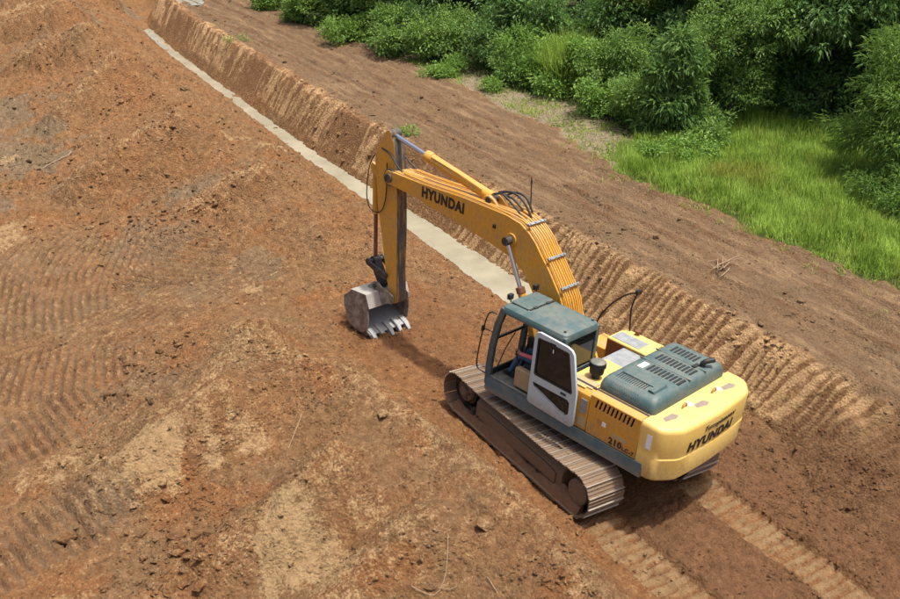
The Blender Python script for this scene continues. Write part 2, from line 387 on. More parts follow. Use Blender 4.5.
def soil_material(name, bump=True, grass=False, crumbs=True):
    k = NM(name); P = k.n('ShaderNodeNewGeometry').outputs['Position']
    mp = k.n('ShaderNodeMapping'); mp.inputs['Scale'].default_value = (1, .16, 1); k.l(P, mp.inputs['Vector'])
    n1 = k.noise(P, 1.1, 6, .62); n2 = k.ramp(k.noise(P, 5.5, 7, .72), [(.28, 0.0), (.72, 1.0)]); n3 = k.ramp(k.noise(P, 22, 5, .72), [(.28, 0.0), (.72, 1.0)]); n5 = k.noise(P, 11, 4, .6)
    ns = k.noise(mp.outputs[0], 3.0, 5, .65)
    brown = k.mix(n2, (.150, .078, .038), (.360, .210, .108))
    orange = k.mix(n2, (.175, .076, .032), (.390, .186, .082))
    tan = k.mix(n3, (.30, .195, .104), (.53, .375, .214))
    def thr(a, nz, lo, hi, gain=1.3): return k.ramp(k.math('ADD', a, k.math('MULTIPLY', k.math('SUBTRACT', nz, .5), gain)), [(lo, 0.0), (hi, 1.0)])
    c = k.mix(thr(k.attr('red'), n1, .25, .85, 1.4), brown, orange)
    c = k.mix(k.ramp(k.math('ADD', n1, k.math('MULTIPLY', k.math('SUBTRACT', n3, .5), .9)), [(.58, 0.0), (.92, .55)]), c, tan)
    gry = k.mix(n2, (.125, .090, .060), (.315, .235, .158))
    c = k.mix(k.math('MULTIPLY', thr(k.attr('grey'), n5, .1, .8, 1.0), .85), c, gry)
    pal = k.mix(n2, (.34, .22, .115), (.60, .43, .245))
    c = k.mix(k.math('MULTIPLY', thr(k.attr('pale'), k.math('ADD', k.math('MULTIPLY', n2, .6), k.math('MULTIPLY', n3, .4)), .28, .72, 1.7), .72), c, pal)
    c = k.mix(thr(k.attr('trail'), n5, .2, .7, .9), c, k.mix(n2, (.22, .135, .070), (.47, .32, .18)))
    c = k.mix(k.math('MULTIPLY', k.attr('road'), k.ramp(ns, [(.30, .25), (.56, .9)])), c, k.mix(n3, (.120, .076, .046), (.245, .160, .100)))
    c = k.mix(k.math('MULTIPLY', k.attr('road'), k.ramp(ns, [(.50, 0.0), (.66, .85)])), c, k.mix(n3, (.27, .172, .100), (.41, .28, .172)))
    bk = k.mix(k.ramp(k.math('ADD', k.attr('smear'), k.math('MULTIPLY', k.math('SUBTRACT', n2, .5), .8)), [(.25, 0.0), (.75, 1.0)]), (.260, .140, .070), k.mix(n3, (.48, .30, .155), (.70, .48, .275)))
    c = k.mix(k.math('MULTIPLY', k.attr('bank'), .85), c, bk)
    c = k.mix(k.math('MULTIPLY', thr(k.attr('moist'), n5, .15, .7, .8), .8), c, k.mix(n2, (.105, .053, .029), (.245, .132, .072)))
    # dark crumbs and light grit
    c = k.mix(k.ramp(k.noise(P, 34, 4, .75), [(.24, .6), (.40, 0.0)]), c, (.085, .048, .028)) if crumbs else c
    c = k.mix(k.ramp(k.noise(P, 41, 3, .65), [(.62, 0.0), (.78, .4)]), c, (.52, .37, .23))
    if grass:
        sod = k.mix(n2, (.030, .045, .010), (.085, .088, .024))
        sod = k.mix(k.math('MULTIPLY', thr(k.attr('straw'), n2, .2, .7, 1.2), .95), sod, k.mix(n3, (.17, .13, .085), (.36, .29, .20)))
        c = k.mix(thr(k.attr('sod'), n5, .2, .8, 1.0), c, sod)
    if not grass: c = k.mix(1.0, c, (.83, .82, .75), 'MULTIPLY')
    k.base(c); k.rough(.95); k.b.inputs['Specular IOR Level'].default_value = .15
    if bump:
        hh = k.math('ADD', k.math('MULTIPLY', k.noise(P, 13, 6, .78), .6), k.math('MULTIPLY', k.noise(P, 42, 4, .7), .45))
        vo = k.n('ShaderNodeTexVoronoi'); vo.inputs['Scale'].default_value = 17; k.l(P, vo.inputs['Vector'])
        hh = k.math('SUBTRACT', hh, k.math('MULTIPLY', vo.outputs['Distance'], .5))
        k.bump(hh, 1.0, .085)
    return k.m
M = {}
M['soil'] = soil_material('soil'); M['clod'] = soil_material('clod_soil', crumbs=False); M['sod'] = soil_material('meadow_soil', grass=True)
_, _full = None, None
def field_attrs(x, y):
    m = masks(x, y)
    dx = ditch_x(y); b1 = dx + .3
    m['bank'] = ss(.0, .12, x - b1) * ss(1.35, 1.0, x - b1) * ss(-5.2, -2.6, y)
    return colour_fields(x, y, m)
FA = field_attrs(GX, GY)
nx, ny = len(XS), len(YS)
cx = (GX[:-1, :-1] + GX[1:, 1:]) / 2; cy = (GY[:-1, :-1] + GY[1:, 1:]) / 2
ditch_c = ditch_x(cy)
reg = np.zeros(cx.shape, int)
reg[cx > ditch_c + .30] = 1
reg[cx > ditch_c + 1.5] = 2
reg[cx > edge_x(cy)] = 3
def grid_object(name, mask, mat):
    jj, ii = np.nonzero(mask)
    quads = np.stack([jj * nx + ii, jj * nx + ii + 1, (jj + 1) * nx + ii + 1, (jj + 1) * nx + ii], -1)
    used, inv = np.unique(quads, return_inverse=True)
    quads = inv.reshape(quads.shape)
    co = np.stack([GX.ravel()[used], GY.ravel()[used], GZ.ravel()[used]], -1)
    me = bpy.data.meshes.new(name)
    me.vertices.add(len(co)); me.vertices.foreach_set('co', co.astype(np.float32).ravel())
    nq = len(quads); me.loops.add(nq * 4); me.loops.foreach_set('vertex_index', quads.astype(np.int32).ravel())
    me.polygons.add(nq); me.polygons.foreach_set('loop_start', np.arange(0, nq * 4, 4, dtype=np.int32))
    me.update(calc_edges=True)
    me.polygons.foreach_set('use_smooth', np.ones(nq, bool))
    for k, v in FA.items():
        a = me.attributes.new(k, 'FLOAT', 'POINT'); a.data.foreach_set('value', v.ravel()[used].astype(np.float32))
    me.materials.append(mat); me.update()
    o = link_mesh(name, me); o['kind'] = 'structure'
    return o
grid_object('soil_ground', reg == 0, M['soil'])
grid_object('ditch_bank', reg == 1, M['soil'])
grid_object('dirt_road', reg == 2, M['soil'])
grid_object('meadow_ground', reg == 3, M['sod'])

# ------------------------------------------------------------------ water in the ditch
k = NM('muddy_water'); P = k.n('ShaderNodeNewGeometry').outputs['Position']
k.base(k.mix(k.ramp(k.noise(P, .8, 5, .6), [(.35, 0.0), (.65, 1.0)]), (.225, .21, .15), (.31, .29, .215))); k.rough(.07); k.b.inputs['IOR'].default_value = 1.33
k.bump(k.noise(P, 7, 2), .05, .02); M['water'] = k.m
ys = np.concatenate([np.linspace(3.0, 40, 75), np.linspace(40.5, 70, 60)])
vs = []; fs = []
for i, yv in enumerate(ys):
    c = float(ditch_x(np.array([yv]))[0])
    vs += [(c - .95, yv, WATER), (c + .8, yv, WATER)]
    if i: fs.append((2 * i - 2, 2 * i - 1, 2 * i + 1, 2 * i))
me = bpy.data.meshes.new('ditch_water'); me.from_pydata(vs, [], fs); me.materials.append(M['water'])
o = link_mesh('ditch_water', me); o['kind'] = 'structure'

# far pool at the end of the works
pp = at(188, 2, .5)
for _ in range(8): hh = float(H(np.array([pp.x]), np.array([pp.y]), False)[0]); pp = at(188, 2, hh)
rg_ = np.random.RandomState(2); vs = [(pp.x + .62 * (1 + .25 * rg_.rand()) * math.cos(a), pp.y + 1.3 * (1 + .25 * rg_.rand()) * math.sin(a), hh + .09) for a in np.linspace(0, 6.2831853, 25)[:-1]]
me = bpy.data.meshes.new('far_pool'); me.from_pydata(vs, [], [tuple(range(24))]); me.materials.append(M['water'])
o = link_mesh('far_pool', me); o['kind'] = 'structure'

# ------------------------------------------------------------------ clods
_ico = None
def ico():
    global _ico
    if _ico is None:
        bm = bmesh.new(); bmesh.ops.create_icosphere(bm, subdivisions=1, radius=1)
        _ico = (np.array([v.co[:] for v in bm.verts]), np.array([[v.index for v in f.verts] for f in bm.faces])); bm.free()
    return _ico
def mesh_np(name, co, faces, mats, attrs=None, smooth=False, mi=None):
    me = bpy.data.meshes.new(name)
    co = np.asarray(co, np.float32); faces = np.asarray(faces, np.int32)
    me.vertices.add(len(co)); me.vertices.foreach_set('co', co.ravel())
    n, kk = faces.shape
    me.loops.add(n * kk); me.loops.foreach_set('vertex_index', faces.ravel())
    me.polygons.add(n); me.polygons.foreach_set('loop_start', np.arange(0, n * kk, kk, dtype=np.int32))
    me.update(calc_edges=True)
    me.polygons.foreach_set('use_smooth', np.full(n, smooth))
    for m in (mats if isinstance(mats, (list, tuple)) else [mats]): me.materials.append(m)
    if mi is not None: me.polygons.foreach_set('material_index', np.asarray(mi, np.int32))
    for key, v in (attrs or {}).items():
        a = me.attributes.new(key, 'FLOAT', 'POINT'); a.data.foreach_set('value', np.asarray(v, np.float32))
    me.update(); return me
rng = np.random.RandomState(11)
def scatter(n, x0, x1, y0, y1, dens):
    x = rng.uniform(x0, x1, n); y = rng.uniform(y0, y1, n)
    keep = rng.rand(n) < dens(x, y)
    return x[keep], y[keep]
def clod_density(x, y):
    m = masks(x, y)
    d = .12 + .75 * ss(-.05, .45, fbm(x, y, 1.2, 3, 131.)) + .7 * np.exp(-((x - ditch_x(y) - 1.8) / .5) ** 2) * ss(-1, 2, y)
    for (px, py, r) in [(-7.1, 1.2, 1.2), (-8.2, 2.0, .8), (-6.6, 5.6, .8), (-4.2, 3.2, .9), (-3.2, 12.6, 1.2), (2.3, -3.6, 1.2), (-3.0, -4.2, 1.0), (-7.7, 3.9, .6)]:
        d = d + .9 * np.exp(-((x - px) ** 2 + (y - py) ** 2) / r ** 2)
    d = d * (1 - .9 * m['trail']) * (1 - .6 * m['road']) * (1 - m['meadow']) * (1 - .75 * m['print'])
    under = (np.abs(x) < 1.75) & (np.abs(y) < 2.5)
    dd = ditch_x(y)
    wet = (np.abs(x - dd) < .8) & (y > 3.2)
    bank = (x > dd + .25) & (x < dd + 1.3) & (y > 0)
    return np.where(under | wet, 0, d * np.where(bank, .25, 1))
OCT = (np.array([[1, 0, 0], [-.5, .87, 0], [-.5, -.87, 0], [.1, .1, .9], [.5, .87, .35], [-1, 0, .4], [.45, -.85, .4]]) , np.array([[0, 4, 3], [4, 1, 3], [1, 5, 3], [5, 2, 3], [2, 6, 3], [6, 0, 3], [0, 1, 4], [1, 2, 5], [2, 0, 6]]))
def clod_mesh(name, x, y, s, sink=.25, small=False):
    V, Fc = OCT if small else ico(); n = len(x)
    z = H(x, y)
    ang = rng.rand(n) * 6.283; sq = rng.uniform(.4, .75, n); st = rng.uniform(.75, 1.35, n)
    jit = 1 + rng.uniform(-.28, .28, (n, len(V)))
    P = V[None] * jit[..., None]
    P = P * np.stack([st, 1 / st, sq], -1)[:, None]
    c, sn = np.cos(ang)[:, None], np.sin(ang)[:, None]
    X = P[..., 0] * c - P[..., 1] * sn; Y = P[..., 0] * sn + P[..., 1] * c; Z = P[..., 2]
    t = rng.uniform(-.5, .5, n)[:, None]; Y, Z = Y * np.cos(t) - Z * np.sin(t), Y * np.sin(t) + Z * np.cos(t)
    co = np.stack([X, Y, Z], -1) * s[:, None, None] + np.stack([x, y, z + s * (np.full(n, -.22) if small else (sq - sink) * .35)], -1)[:, None]
    fc = Fc[None] + (np.arange(n) * len(V))[:, None, None]
    fa = field_attrs(x, y)
    at_ = {kk: np.repeat(np.clip(v + (rng.uniform(-.35, .35, n) if kk in ('red', 'grey', 'pale') else 0), 0, 1), len(V)) for kk, v in fa.items()}
    return mesh_np(name, co.reshape(-1, 3), fc.reshape(-1, 3), M['clod'], at_, smooth=False)
def crumbs(name, n, x0, x1, y0, y1, s0, s1, big, lab):
    x, y = scatter(n, x0, x1, y0, y1, clod_density)
    s_ = s0 + s1 * rng.rand(len(x)) ** 3
    o = link_mesh(name, clod_mesh(name, x, y, s_, small=True)); tag(o, lab, 'soil', kind='stuff')
    x, y = scatter(big, x0, x1, y0, y1, clod_density)
    return x, y, s0 * 1.6 + s1 * 1.5 * rng.rand(len(x)) ** 2.5
x1_, y1_, s1_ = crumbs('soil_crumbs', 135000, -11, 8.8, -6.4, 11, .012, .030, 4200, 'fine crumbs of brown soil strewn over the near spoil and road')
x2_, y2_, s2_ = crumbs('soil_crumbs', 60000, -9, 9.3, 11, 45, .020, .046, 4500, 'fine crumbs of brown soil strewn over the far heaps and road')
for (px, py, n, r, s0, s1) in [(190, 555, 90, .55, .03, .13), (165, 575, 50, .5, .03, .10), (235, 545, 40, .5, .02, .08), (160, 500, 50, .6, .02, .07), (130, 385, 45, .5, .03, .09), (165, 365, 50, .5, .03, .10), (85, 470, 30, .5, .02, .08), (415, 395, 30, .5, .02, .08), (105, 225, 60, .9, .03, .11), (150, 245, 50, .8, .03, .10), (200, 155, 40, 1.2, .03, .12), (30, 165, 50, 1.0, .03, .12), (620, 555, 60, .5, .02, .07), (820, 470, 60, .8, .02, .08), (600, 235, 80, 1.0, .03, .10), (330, 115, 90, 1.4, .04, .11), (770, 330, 60, .9, .03, .09)]:
    p = at(px, py, .9 if (px > 560 and py < 350) or px == 330 else .3)
    x1_ = np.r_[x1_, rng.normal(p.x, r, n)]; y1_ = np.r_[y1_, rng.normal(p.y, r, n)]; s1_ = np.r_[s1_, s0 + (s1 - s0) * rng.rand(n) ** 2.2]
o = link_mesh('soil_clods', clod_mesh('soil_clods', np.r_[x1_, x2_], np.r_[y1_, y2_], np.r_[s1_, s2_]))
tag(o, 'loose clods of brown soil strewn over the spoil and the road', 'soil', kind='stuff')

# the clods that stand out singly
BIG = [(487, 523, .35, .17, 'pale tan rounded boulder low on the berm below the machine'), (65, 536, .35, .17, 'dark orange boulder lying alone in the lower left corner'),
       (383, 412, .62, .15, 'reddish clod on the berm crest left of the idler'), (182, 548, .5, .13, 'brown clod among the rubble at the bottom left'),
       (200, 560, .5, .12, 'grey-brown clod just right of the dark rubble at the bottom left'), (154, 585, .4, .13, 'dark clod at the lower edge below the rubble'),
       (134, 506, .45, .10, 'small clod above the rubble, beside the pale patch'), (163, 482, .6, .10, 'pale clod on the edge of the pale sandy patch'),
       (167, 500, .5, .10, 'brown clod between the pale patch and the rubble'), (468, 555, .4, .10, 'small brown clod below the pale tan boulder'),
       (430, 581, .35, .10, 'pale clod by the dry twigs at the bottom edge'), (184, 89, 1.2, .18, 'dark clod on the near flank of the far heap'),
       (276, 129, .5, .16, 'dark clod just above the milky ditch water'), (500, 452, .3, .11, 'clod at the foot of the berm by the track'),
       (152, 402, .5, .12, 'dark clod on the crest of the near spoil'), (64, 462, .4, .12, 'grey clod at the end of the track prints'),
       (768, 449, .1, .12, 'dark clod in the loose soil behind the counterweight'), (655, 575, .05, .1, 'pale stone in the soil between the two track trails')]
for (px, py, zz, s, lab) in BIG:
    p = at(px, py, zz)
    for _ in range(5):
        hz = float(H(np.array([p.x]), np.array([p.y]))[0]); p = at(px, py, hz + s * .3)
    me = clod_mesh('boulder', np.array([p.x]), np.array([p.y]), np.array([s]), sink=.1)
    base = Vector((p.x, p.y, hz)); me.transform(Matrix.Translation(-base))
    o = link_mesh('boulder' if s > .14 else 'clod', me, loc=base)
    b = o.modifiers.new('s', 'SUBSURF'); b.subdivision_type = 'SIMPLE'; b.levels = 2; b.render_levels = 2
    tx = bpy.data.textures.get('clodtex') or bpy.data.textures.new('clodtex', 'CLOUDS'); tx.noise_scale = .09
    d = o.modifiers.new('d', 'DISPLACE'); d.texture = tx; d.strength = s * .45; d.mid_level = .5; d.texture_coords = 'GLOBAL'
    tag(o, lab, 'boulder' if s > .14 else 'clod', 'clods that stand out')
# ------------------------------------------------------------------ vegetation
def leaf_material(name, dark, light, tip=None, trans=.36):
    k = NM(name)
    t = k.attr('tint'); P = k.n('ShaderNodeNewGeometry').outputs['Position']
    c = k.mix(k.math('ADD', t, k.math('MULTIPLY', k.math('SUBTRACT', k.noise(P, 1.2, 3), .5), .8), True), dark, light)
    if tip: c = k.mix(k.ramp(t, [(.90, 0.0), (1.0, .7)]), c, tip)
    k.base(c); k.rough(.5); k.b.inputs['Specular IOR Level'].default_value = .35
    tr = k.n('ShaderNodeBsdfTranslucent'); k.l(k.mix(.35, c, (.18, .28, .03)), tr.inputs[0])
    mx = k.n('ShaderNodeMixShader'); mx.inputs[0].default_value = trans
    k.l(k.b.outputs[0], mx.inputs[1]); k.l(tr.outputs[0], mx.inputs[2]); k.l(mx.outputs[0], k.out.inputs[0])
    return k.m
M['leaf_mid'] = leaf_material('leaf_mid', (.085, .18, .042), (.29, .45, .10), (.52, .58, .14))
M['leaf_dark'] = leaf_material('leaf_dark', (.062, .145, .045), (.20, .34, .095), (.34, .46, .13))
M['leaf_bright'] = leaf_material('leaf_bright', (.10, .22, .040), (.29, .46, .085), (.44, .50, .11))
M['leaf_yellow'] = leaf_material('leaf_yellow', (.13, .19, .02), (.30, .32, .05), (.42, .36, .06))
M['leaf_blue'] = leaf_material('leaf_blue', (.070, .160, .048), (.21, .35, .09), (.42, .50, .12))
k = NM('bark'); P = k.coord(); k.base(k.mix(k.noise(P, 9, 5), (.06, .045, .032), (.20, .155, .115))); k.rough(.9); k.bump(k.noise(P, 30, 4), .5, .02); M['bark'] = k.m

def leaves(rng, centres, radii, nleaf, ll, lw, droop=.3, up=.2, size_var=.35, outward=None):
    """leaf blades round clump centres: 4 verts, 2 triangles folded on the midrib"""
    n = len(centres) * nleaf
    c = np.repeat(centres, nleaf, 0); r = np.repeat(radii, nleaf)
    d = rng.normal(size=(n, 3)); d /= np.linalg.norm(d, axis=1)[:, None]
    base = c + d * (r * rng.rand(n) ** .5)[:, None] * np.array([1, 1, .75])
    ax = d + rng.normal(scale=.5, size=(n, 3)); ax[:, 2] += up - droop
    if outward is not None: ax += np.repeat(outward, nleaf, 0) * .6
    ax /= np.linalg.norm(ax, axis=1)[:, None]
    upv = np.array([0, 0, 1.0]) + rng.normal(scale=.45, size=(n, 3))
    side = np.cross(ax, upv); side /= np.linalg.norm(side, axis=1)[:, None] + 1e-9
    nrm = np.cross(side, ax)
    L = ll * (1 + rng.uniform(-size_var, size_var, n)); W = lw * (1 + rng.uniform(-size_var, size_var, n))
    mid = base + ax * (L * .5)[:, None] + nrm * (L * .10)[:, None]
    tip = base + ax * L[:, None] - nrm * (L * .12)[:, None]
    a = mid + side * (W * .5)[:, None]; b = mid - side * (W * .5)[:, None]
    co = np.stack([base, a, tip, b], 1).reshape(-1, 3)
    q = np.arange(n)[:, None] * 4
    f = np.concatenate([q + [0, 1, 2], q + [0, 2, 3]], 0)
    ct = rng.rand(len(centres))
    tint = np.clip(.45 * np.repeat(ct, nleaf) + .55 * rng.rand(n), 0, 1)
    return co, f, np.repeat(tint, 4)
def tube_np(pts, rad, seg=7):
    pts = np.asarray(pts, float); V = []; Fc = []
    for i, p in enumerate(pts):
        t = pts[min(i + 1, len(pts) - 1)] - pts[max(i - 1, 0)]; t /= np.linalg.norm(t) + 1e-9
        a = np.cross(t, [.3, .9, .1]); a /= np.linalg.norm(a) + 1e-9; b = np.cross(t, a)
        for s in range(seg):
            an = 2 * math.pi * s / seg; V.append(p + rad[i] * (math.cos(an) * a + math.sin(an) * b))
    for i in range(len(pts) - 1):
        for s in range(seg):
            Fc.append((i * seg + s, i * seg + (s + 1) % seg, (i + 1) * seg + (s + 1) % seg, (i + 1) * seg + s))
    return np.array(V), np.array(Fc)
def wood(name, rng, targets, trunk_top, r0, nlimb=None):
    """trunk plus limbs that run to the lobes"""
    V = []; Fc = []; off = 0
    def add(p, r):
        nonlocal off
        v, f = tube_np(p, r); V.append(v); Fc.append(f + off); off += len(v)
    tp = np.array(trunk_top); n = 6
    path = [np.array([0, 0, -.3]) * (i == 0) + tp * (i / n) + np.array([rng.normal(0, .05) * i / n, rng.normal(0, .05) * i / n, 0]) * (i > 0) for i in range(n + 1)]
    add(path, [r0 * (1.25 if i == 0 else 1 - .55 * i / n) for i in range(n + 1)])
    for t in targets:
        t = np.array(t); s = path[rng.randint(2, n + 1)]
        k_ = 5; pp = [s + (t - s) * (i / k_) + np.array([0, 0, .25 * math.sin(math.pi * i / k_)]) * np.linalg.norm(t - s) * .3 + rng.normal(0, .03, 3) * (0 < i) for i in range(k_ + 1)]
        add(pp, [r0 * .45 * (1 - .82 * i / k_) for i in range(k_ + 1)])
    return mesh_np(name, np.concatenate(V), np.concatenate(Fc), M['bark'], smooth=True)
def crown_mesh(name, rng, lobes, nclump, nleaf, ll, lw, mat, droop=.3, up=.2, cr=.28, shell=.45):
    C = []; Rr = []; O = []
    tot = sum(l[3] * l[4] * l[5] for l in lobes) if len(lobes[0]) > 5 else 1
    for (x, y, z, a, b, h) in lobes:
        n = max(4, int(nclump * (a * b * h) ** .75 / sum((l[3] * l[4] * l[5]) ** .75 for l in lobes)))
        d = rng.normal(size=(n, 3)); d /= np.linalg.norm(d, axis=1)[:, None]
        rr = shell + (1 - shell) * rng.rand(n) ** .6
        rr *= 1 + .22 * rng.normal(size=n) * (rng.rand(n) < .35)
        rr *= np.where(rng.rand(n) < .13, rng.uniform(1.1, 1.5, n), 1)
        C.append(np.array([x, y, z]) + d * rr[:, None] * np.array([a, b, h])); O.append(d)
        Rr.append(rng.uniform(.6, 1.3, n) * cr)
    C = np.concatenate(C); O = np.concatenate(O); Rr = np.concatenate(Rr)
    ok = C[:, 2] > .05; C, O, Rr = C[ok], O[ok], Rr[ok]
    co, f, t = leaves(rng, C, Rr, int(nleaf * 1.5), ll * .8, lw * .82, droop, up, outward=O)
    return mesh_np(name, co, f, mat, dict(tint=t))
def gz(x, y): return float(H(np.array([x]), np.array([y]), False)[0])
def plant(name, label, cat, px, py, lobes, nclump, nleaf, ll, lw, mat, seed, r0=.05, trunk=None, group=None, pos=None, **kw):
    rg = np.random.RandomState(seed)
    p = at(px, py, GR) if pos is None else Vector((pos[0], pos[1], 0))
    p.z = gz(p.x, p.y)
    root = empty(name, p)
    tt = trunk or (rg.normal(0, .1), rg.normal(0, .1), max(l[2] for l in lobes) * .7)
    link_mesh('trunk' if cat == 'tree' else 'stem', wood('wood', rg, [(l[0], l[1], l[2]) for l in lobes], tt, r0), root)
    link_mesh('crown' if cat == 'tree' else 'foliage', crown_mesh('crown', rg, lobes, nclump, nleaf, ll, lw, mat, **kw), root)
    return tag(root, label, cat, group)
def copy_tree(o, parent=None):
    c = o.copy(); COL.objects.link(c); c.parent = parent
    for ch in list(o.children): copy_tree(ch, c)
    return c
def lobset(seed, n, r, z0, z1, a, h):
    g = np.random.RandomState(seed)
    out = []
    for i in range(n):
        an = g.rand() * 6.283; rr = r * g.rand() ** .5
        s = g.uniform(.7, 1.25)
        out.append((rr * math.cos(an), rr * math.sin(an), g.uniform(z0, z1), a * s, a * s * g.uniform(.8, 1.2), h * s))
    return out
EDGE = 'shrubs along the forest edge'; WOOD = 'trees of the forest'
# front row, from the far end of the road to the right edge
plant('shrub', 'bright low bush at the far end of the road, leftmost of the greenery', 'shrub', 268, 8, lobset(1, 4, .5, .3, .8, .55, .5), 110, 16, .2, .08, M['leaf_bright'], 1, .03, group=EDGE)
plant('shrub', 'small bright green bush second from the far end of the road', 'shrub', 301, 20, lobset(2, 5, .8, .3, .8, .55, .45), 150, 16, .18, .075, M['leaf_bright'], 2, .03, group=EDGE)
plant('shrub', 'broad low bright bush spilling towards the road at the far bend', 'shrub', 350, 40, lobset(3, 7, 1.2, .3, .9, .6, .5), 240, 16, .18, .075, M['leaf_bright'], 3, .03, group=EDGE)
plant('shrub', 'dark bush behind the far low bright bush', 'shrub', 335, 22, lobset(4, 7, 1.2, .7, 2.2, .9, .8), 300, 18, .22, .09, M['leaf_mid'], 4, .05, group=EDGE)
plant('shrub', 'mid green bush at the road edge below the bare leaning branch', 'shrub', 395, 52, lobset(5, 7, 1.1, .5, 1.3, .75, .6), 260, 18, .19, .08, M['leaf_mid'], 5, .04, group=EDGE)
plant('shrub', 'rounded green bush beside the dry branch on the road edge', 'shrub', 437, 58, lobset(6, 7, 1.1, .5, 1.5, .8, .7), 280, 18, .19, .08, M['leaf_mid'], 6, .04, group=EDGE)
plant('shrub', 'bright creeping shrub on the pale verge at the road edge', 'shrub', 447, 73, lobset(7, 5, .7, .12, .3, .45, .2), 110, 14, .15, .07, M['leaf_bright'], 7, .02, group=EDGE)
plant('shrub', 'pale-leaved bush in front of the thin tree trunks', 'shrub', 500, 68, lobset(8, 8, 1.2, .5, 1.6, .8, .7), 300, 18, .17, .085, M['leaf_blue'], 8, .04, group=EDGE)
plant('shrub', 'dense green bush between the pale-leaved bush and the reed clump', 'shrub', 538, 78, lobset(9, 8, 1.0, .5, 1.9, .8, .8), 320, 18, .17, .07, M['leaf_bright'], 9, .04, group=EDGE)
plant('shrub', 'leafy bright bush at the foot of the reed clump', 'shrub', 590, 92, lobset(10, 8, .9, .4, 1.7, .75, .75), 330, 18, .17, .08, M['leaf_bright'], 10, .04, group=EDGE)
plant('shrub', 'tangled mid green thicket between reed clump and drooping sapling', 'shrub', 624, 104, lobset(11, 9, 1.0, .5, 2.2, .8, .8), 380, 18, .15, .06, M['leaf_mid'], 11, .04, group=EDGE)
plant('tree', 'young tree with long drooping glossy leaves on the corner of the meadow', 'tree', 668, 134, [(.35, -.2, 2.5, .6, .5, .4), (.1, .1, 3.1, .55, .5, .35), (-.45, .2, 2.1, .5, .5, .35), (.5, -.2, 1.5, .6, .55, .35), (-.5, -.2, 1.2, .5, .5, .35), (.1, -.4, .8, .55, .5, .3), (-.7, .2, .45, .5, .5, .3), (.7, .1, .5, .5, .45, .3)], 290, 12, .32, .085, M['leaf_blue'], 12, .06, (0, 0, 2.9), group=EDGE, droop=.7, up=.15, cr=.26, shell=.25)
plant('tree', 'spreading fine-leaved tree right of the drooping young tree', 'tree', 728, 118, lobset(13, 11, 1.5, 1.2, 3.6, 1.0, .8), 640, 20, .15, .055, M['leaf_mid'], 13, .09, (.1, 0, 2.8), group=EDGE, droop=.2)
plant('tree', 'slender young tree with yellow-green leaf tufts above the thicket', 'tree', 625, 72, [(-.4, .2, 3.3, .7, .7, .4), (.2, -.2, 2.9, .6, .6, .4), (.5, .4, 3.8, .6, .6, .4), (-.1, .1, 2.4, .5, .5, .3)], 120, 15, .26, .09, M['leaf_yellow'], 14, .05, (0, 0, 3.0), group=EDGE)
plant('shrub', 'blue-green feathery bush behind the reed clump', 'shrub', 598, 66, lobset(15, 6, .9, 1.2, 2.4, .8, .45), 300, 20, .24, .04, M['leaf_blue'], 15, .05, group=EDGE, droop=.5)
plant('tree', 'broad dark tree whose low crown overhangs the meadow', 'tree', 0, 0, [(0, 0, 5.2, 2.6, 2.4, 1.7), (-2.2, -.8, 3.9, 1.8, 1.6, 1.1), (1.6, -1.6, 4.2, 1.7, 1.7, 1.1), (-3.4, .8, 3.3, 1.6, 1.6, 1.2), (-.8, -1.9, 3.3, 1.5, 1.3, .8), (2.9, -.4, 4.0, 1.8, 1.8, 1.3), (.5, 1.2, 6.6, 2.4, 2.4, 1.6), (-1.6, -2.2, 4.6, 1.3, 1.2, .9), (3.6, -2.2, 3.2, 1.2, 1.2, .9)], 1500, 18, .30, .10, M['leaf_dark'], 16, .22, (.2, .2, 4.8), group=WOOD, pos=(20.2, 9.6), droop=.7, cr=.4)
plant('tree', 'feathery green tree cut by the right edge beside the meadow', 'tree', 0, 0, [(0, 0, 2.6, 1.3, 1.3, .9), (-.6, -.5, 1.7, 1.0, 1.0, .6), (.4, .5, 3.6, 1.1, 1.1, .7), (-.2, .9, 1.5, .9, .9, .6), (-.5, -.6, .8, .8, .8, .5), (.8, -.7, 1.6, 1, 1, .7)], 560, 26, .22, .035, M['leaf_mid'], 17, .09, (.1, 0, 3.0), group=EDGE, pos=(15.0, 3.6), droop=.55, cr=.36)
plant('shrub', 'low feathery bush at the right edge in front of the feathery tree', 'shrub', 0, 0, lobset(18, 6, .8, .3, 1.0, .7, .4), 300, 22, .17, .035, M['leaf_mid'], 18, .03, group=EDGE, pos=(13.5, 2.2), droop=.4)
plant('seedling', 'small leafy sapling standing alone in the meadow grass', 'seedling', 845, 155, [(0, 0, .75, .4, .4, .22), (.1, .1, .5, .35, .35, .2)], 40, 12, .16, .06, M['leaf_bright'], 19, .015, group='plants in the meadow')
plant('seedling', 'small pale shoot in the grass under the dark tree', 'seedling', 797, 106, [(0, 0, .6, .25, .25, .25)], 22, 10, .16, .06, M['leaf_bright'], 20, .012, group='plants in the meadow')
plant('shrub', 'low leafy weed patch where meadow meets the pale verge', 'shrub', 672, 158, lobset(21, 7, .9, .12, .35, .45, .25), 170, 14, .14, .07, M['leaf_bright'], 21, .02, group=EDGE)
plant('seedling', 'round green tuft alone on the pale road verge', 'seedling', 493, 92, lobset(22, 3, .15, .15, .3, .24, .2), 34, 14, .15, .06, M['leaf_bright'], 22, .012, group='plants on the road')
plant('seedling', 'small green weed on the road behind the arm cylinder', 'seedling', 409, 136, [(0, 0, .08, .3, .25, .08)], 20, 12, .12, .05, M['leaf_bright'], 23, .01, group='plants on the road')
plant('seedling', 'flat green weed patch on the road below the far bushes', 'seedling', 432, 76, [(0, 0, .08, .6, .35, .08)], 34, 12, .12, .05, M['leaf_bright'], 24, .01, group='plants on the road')
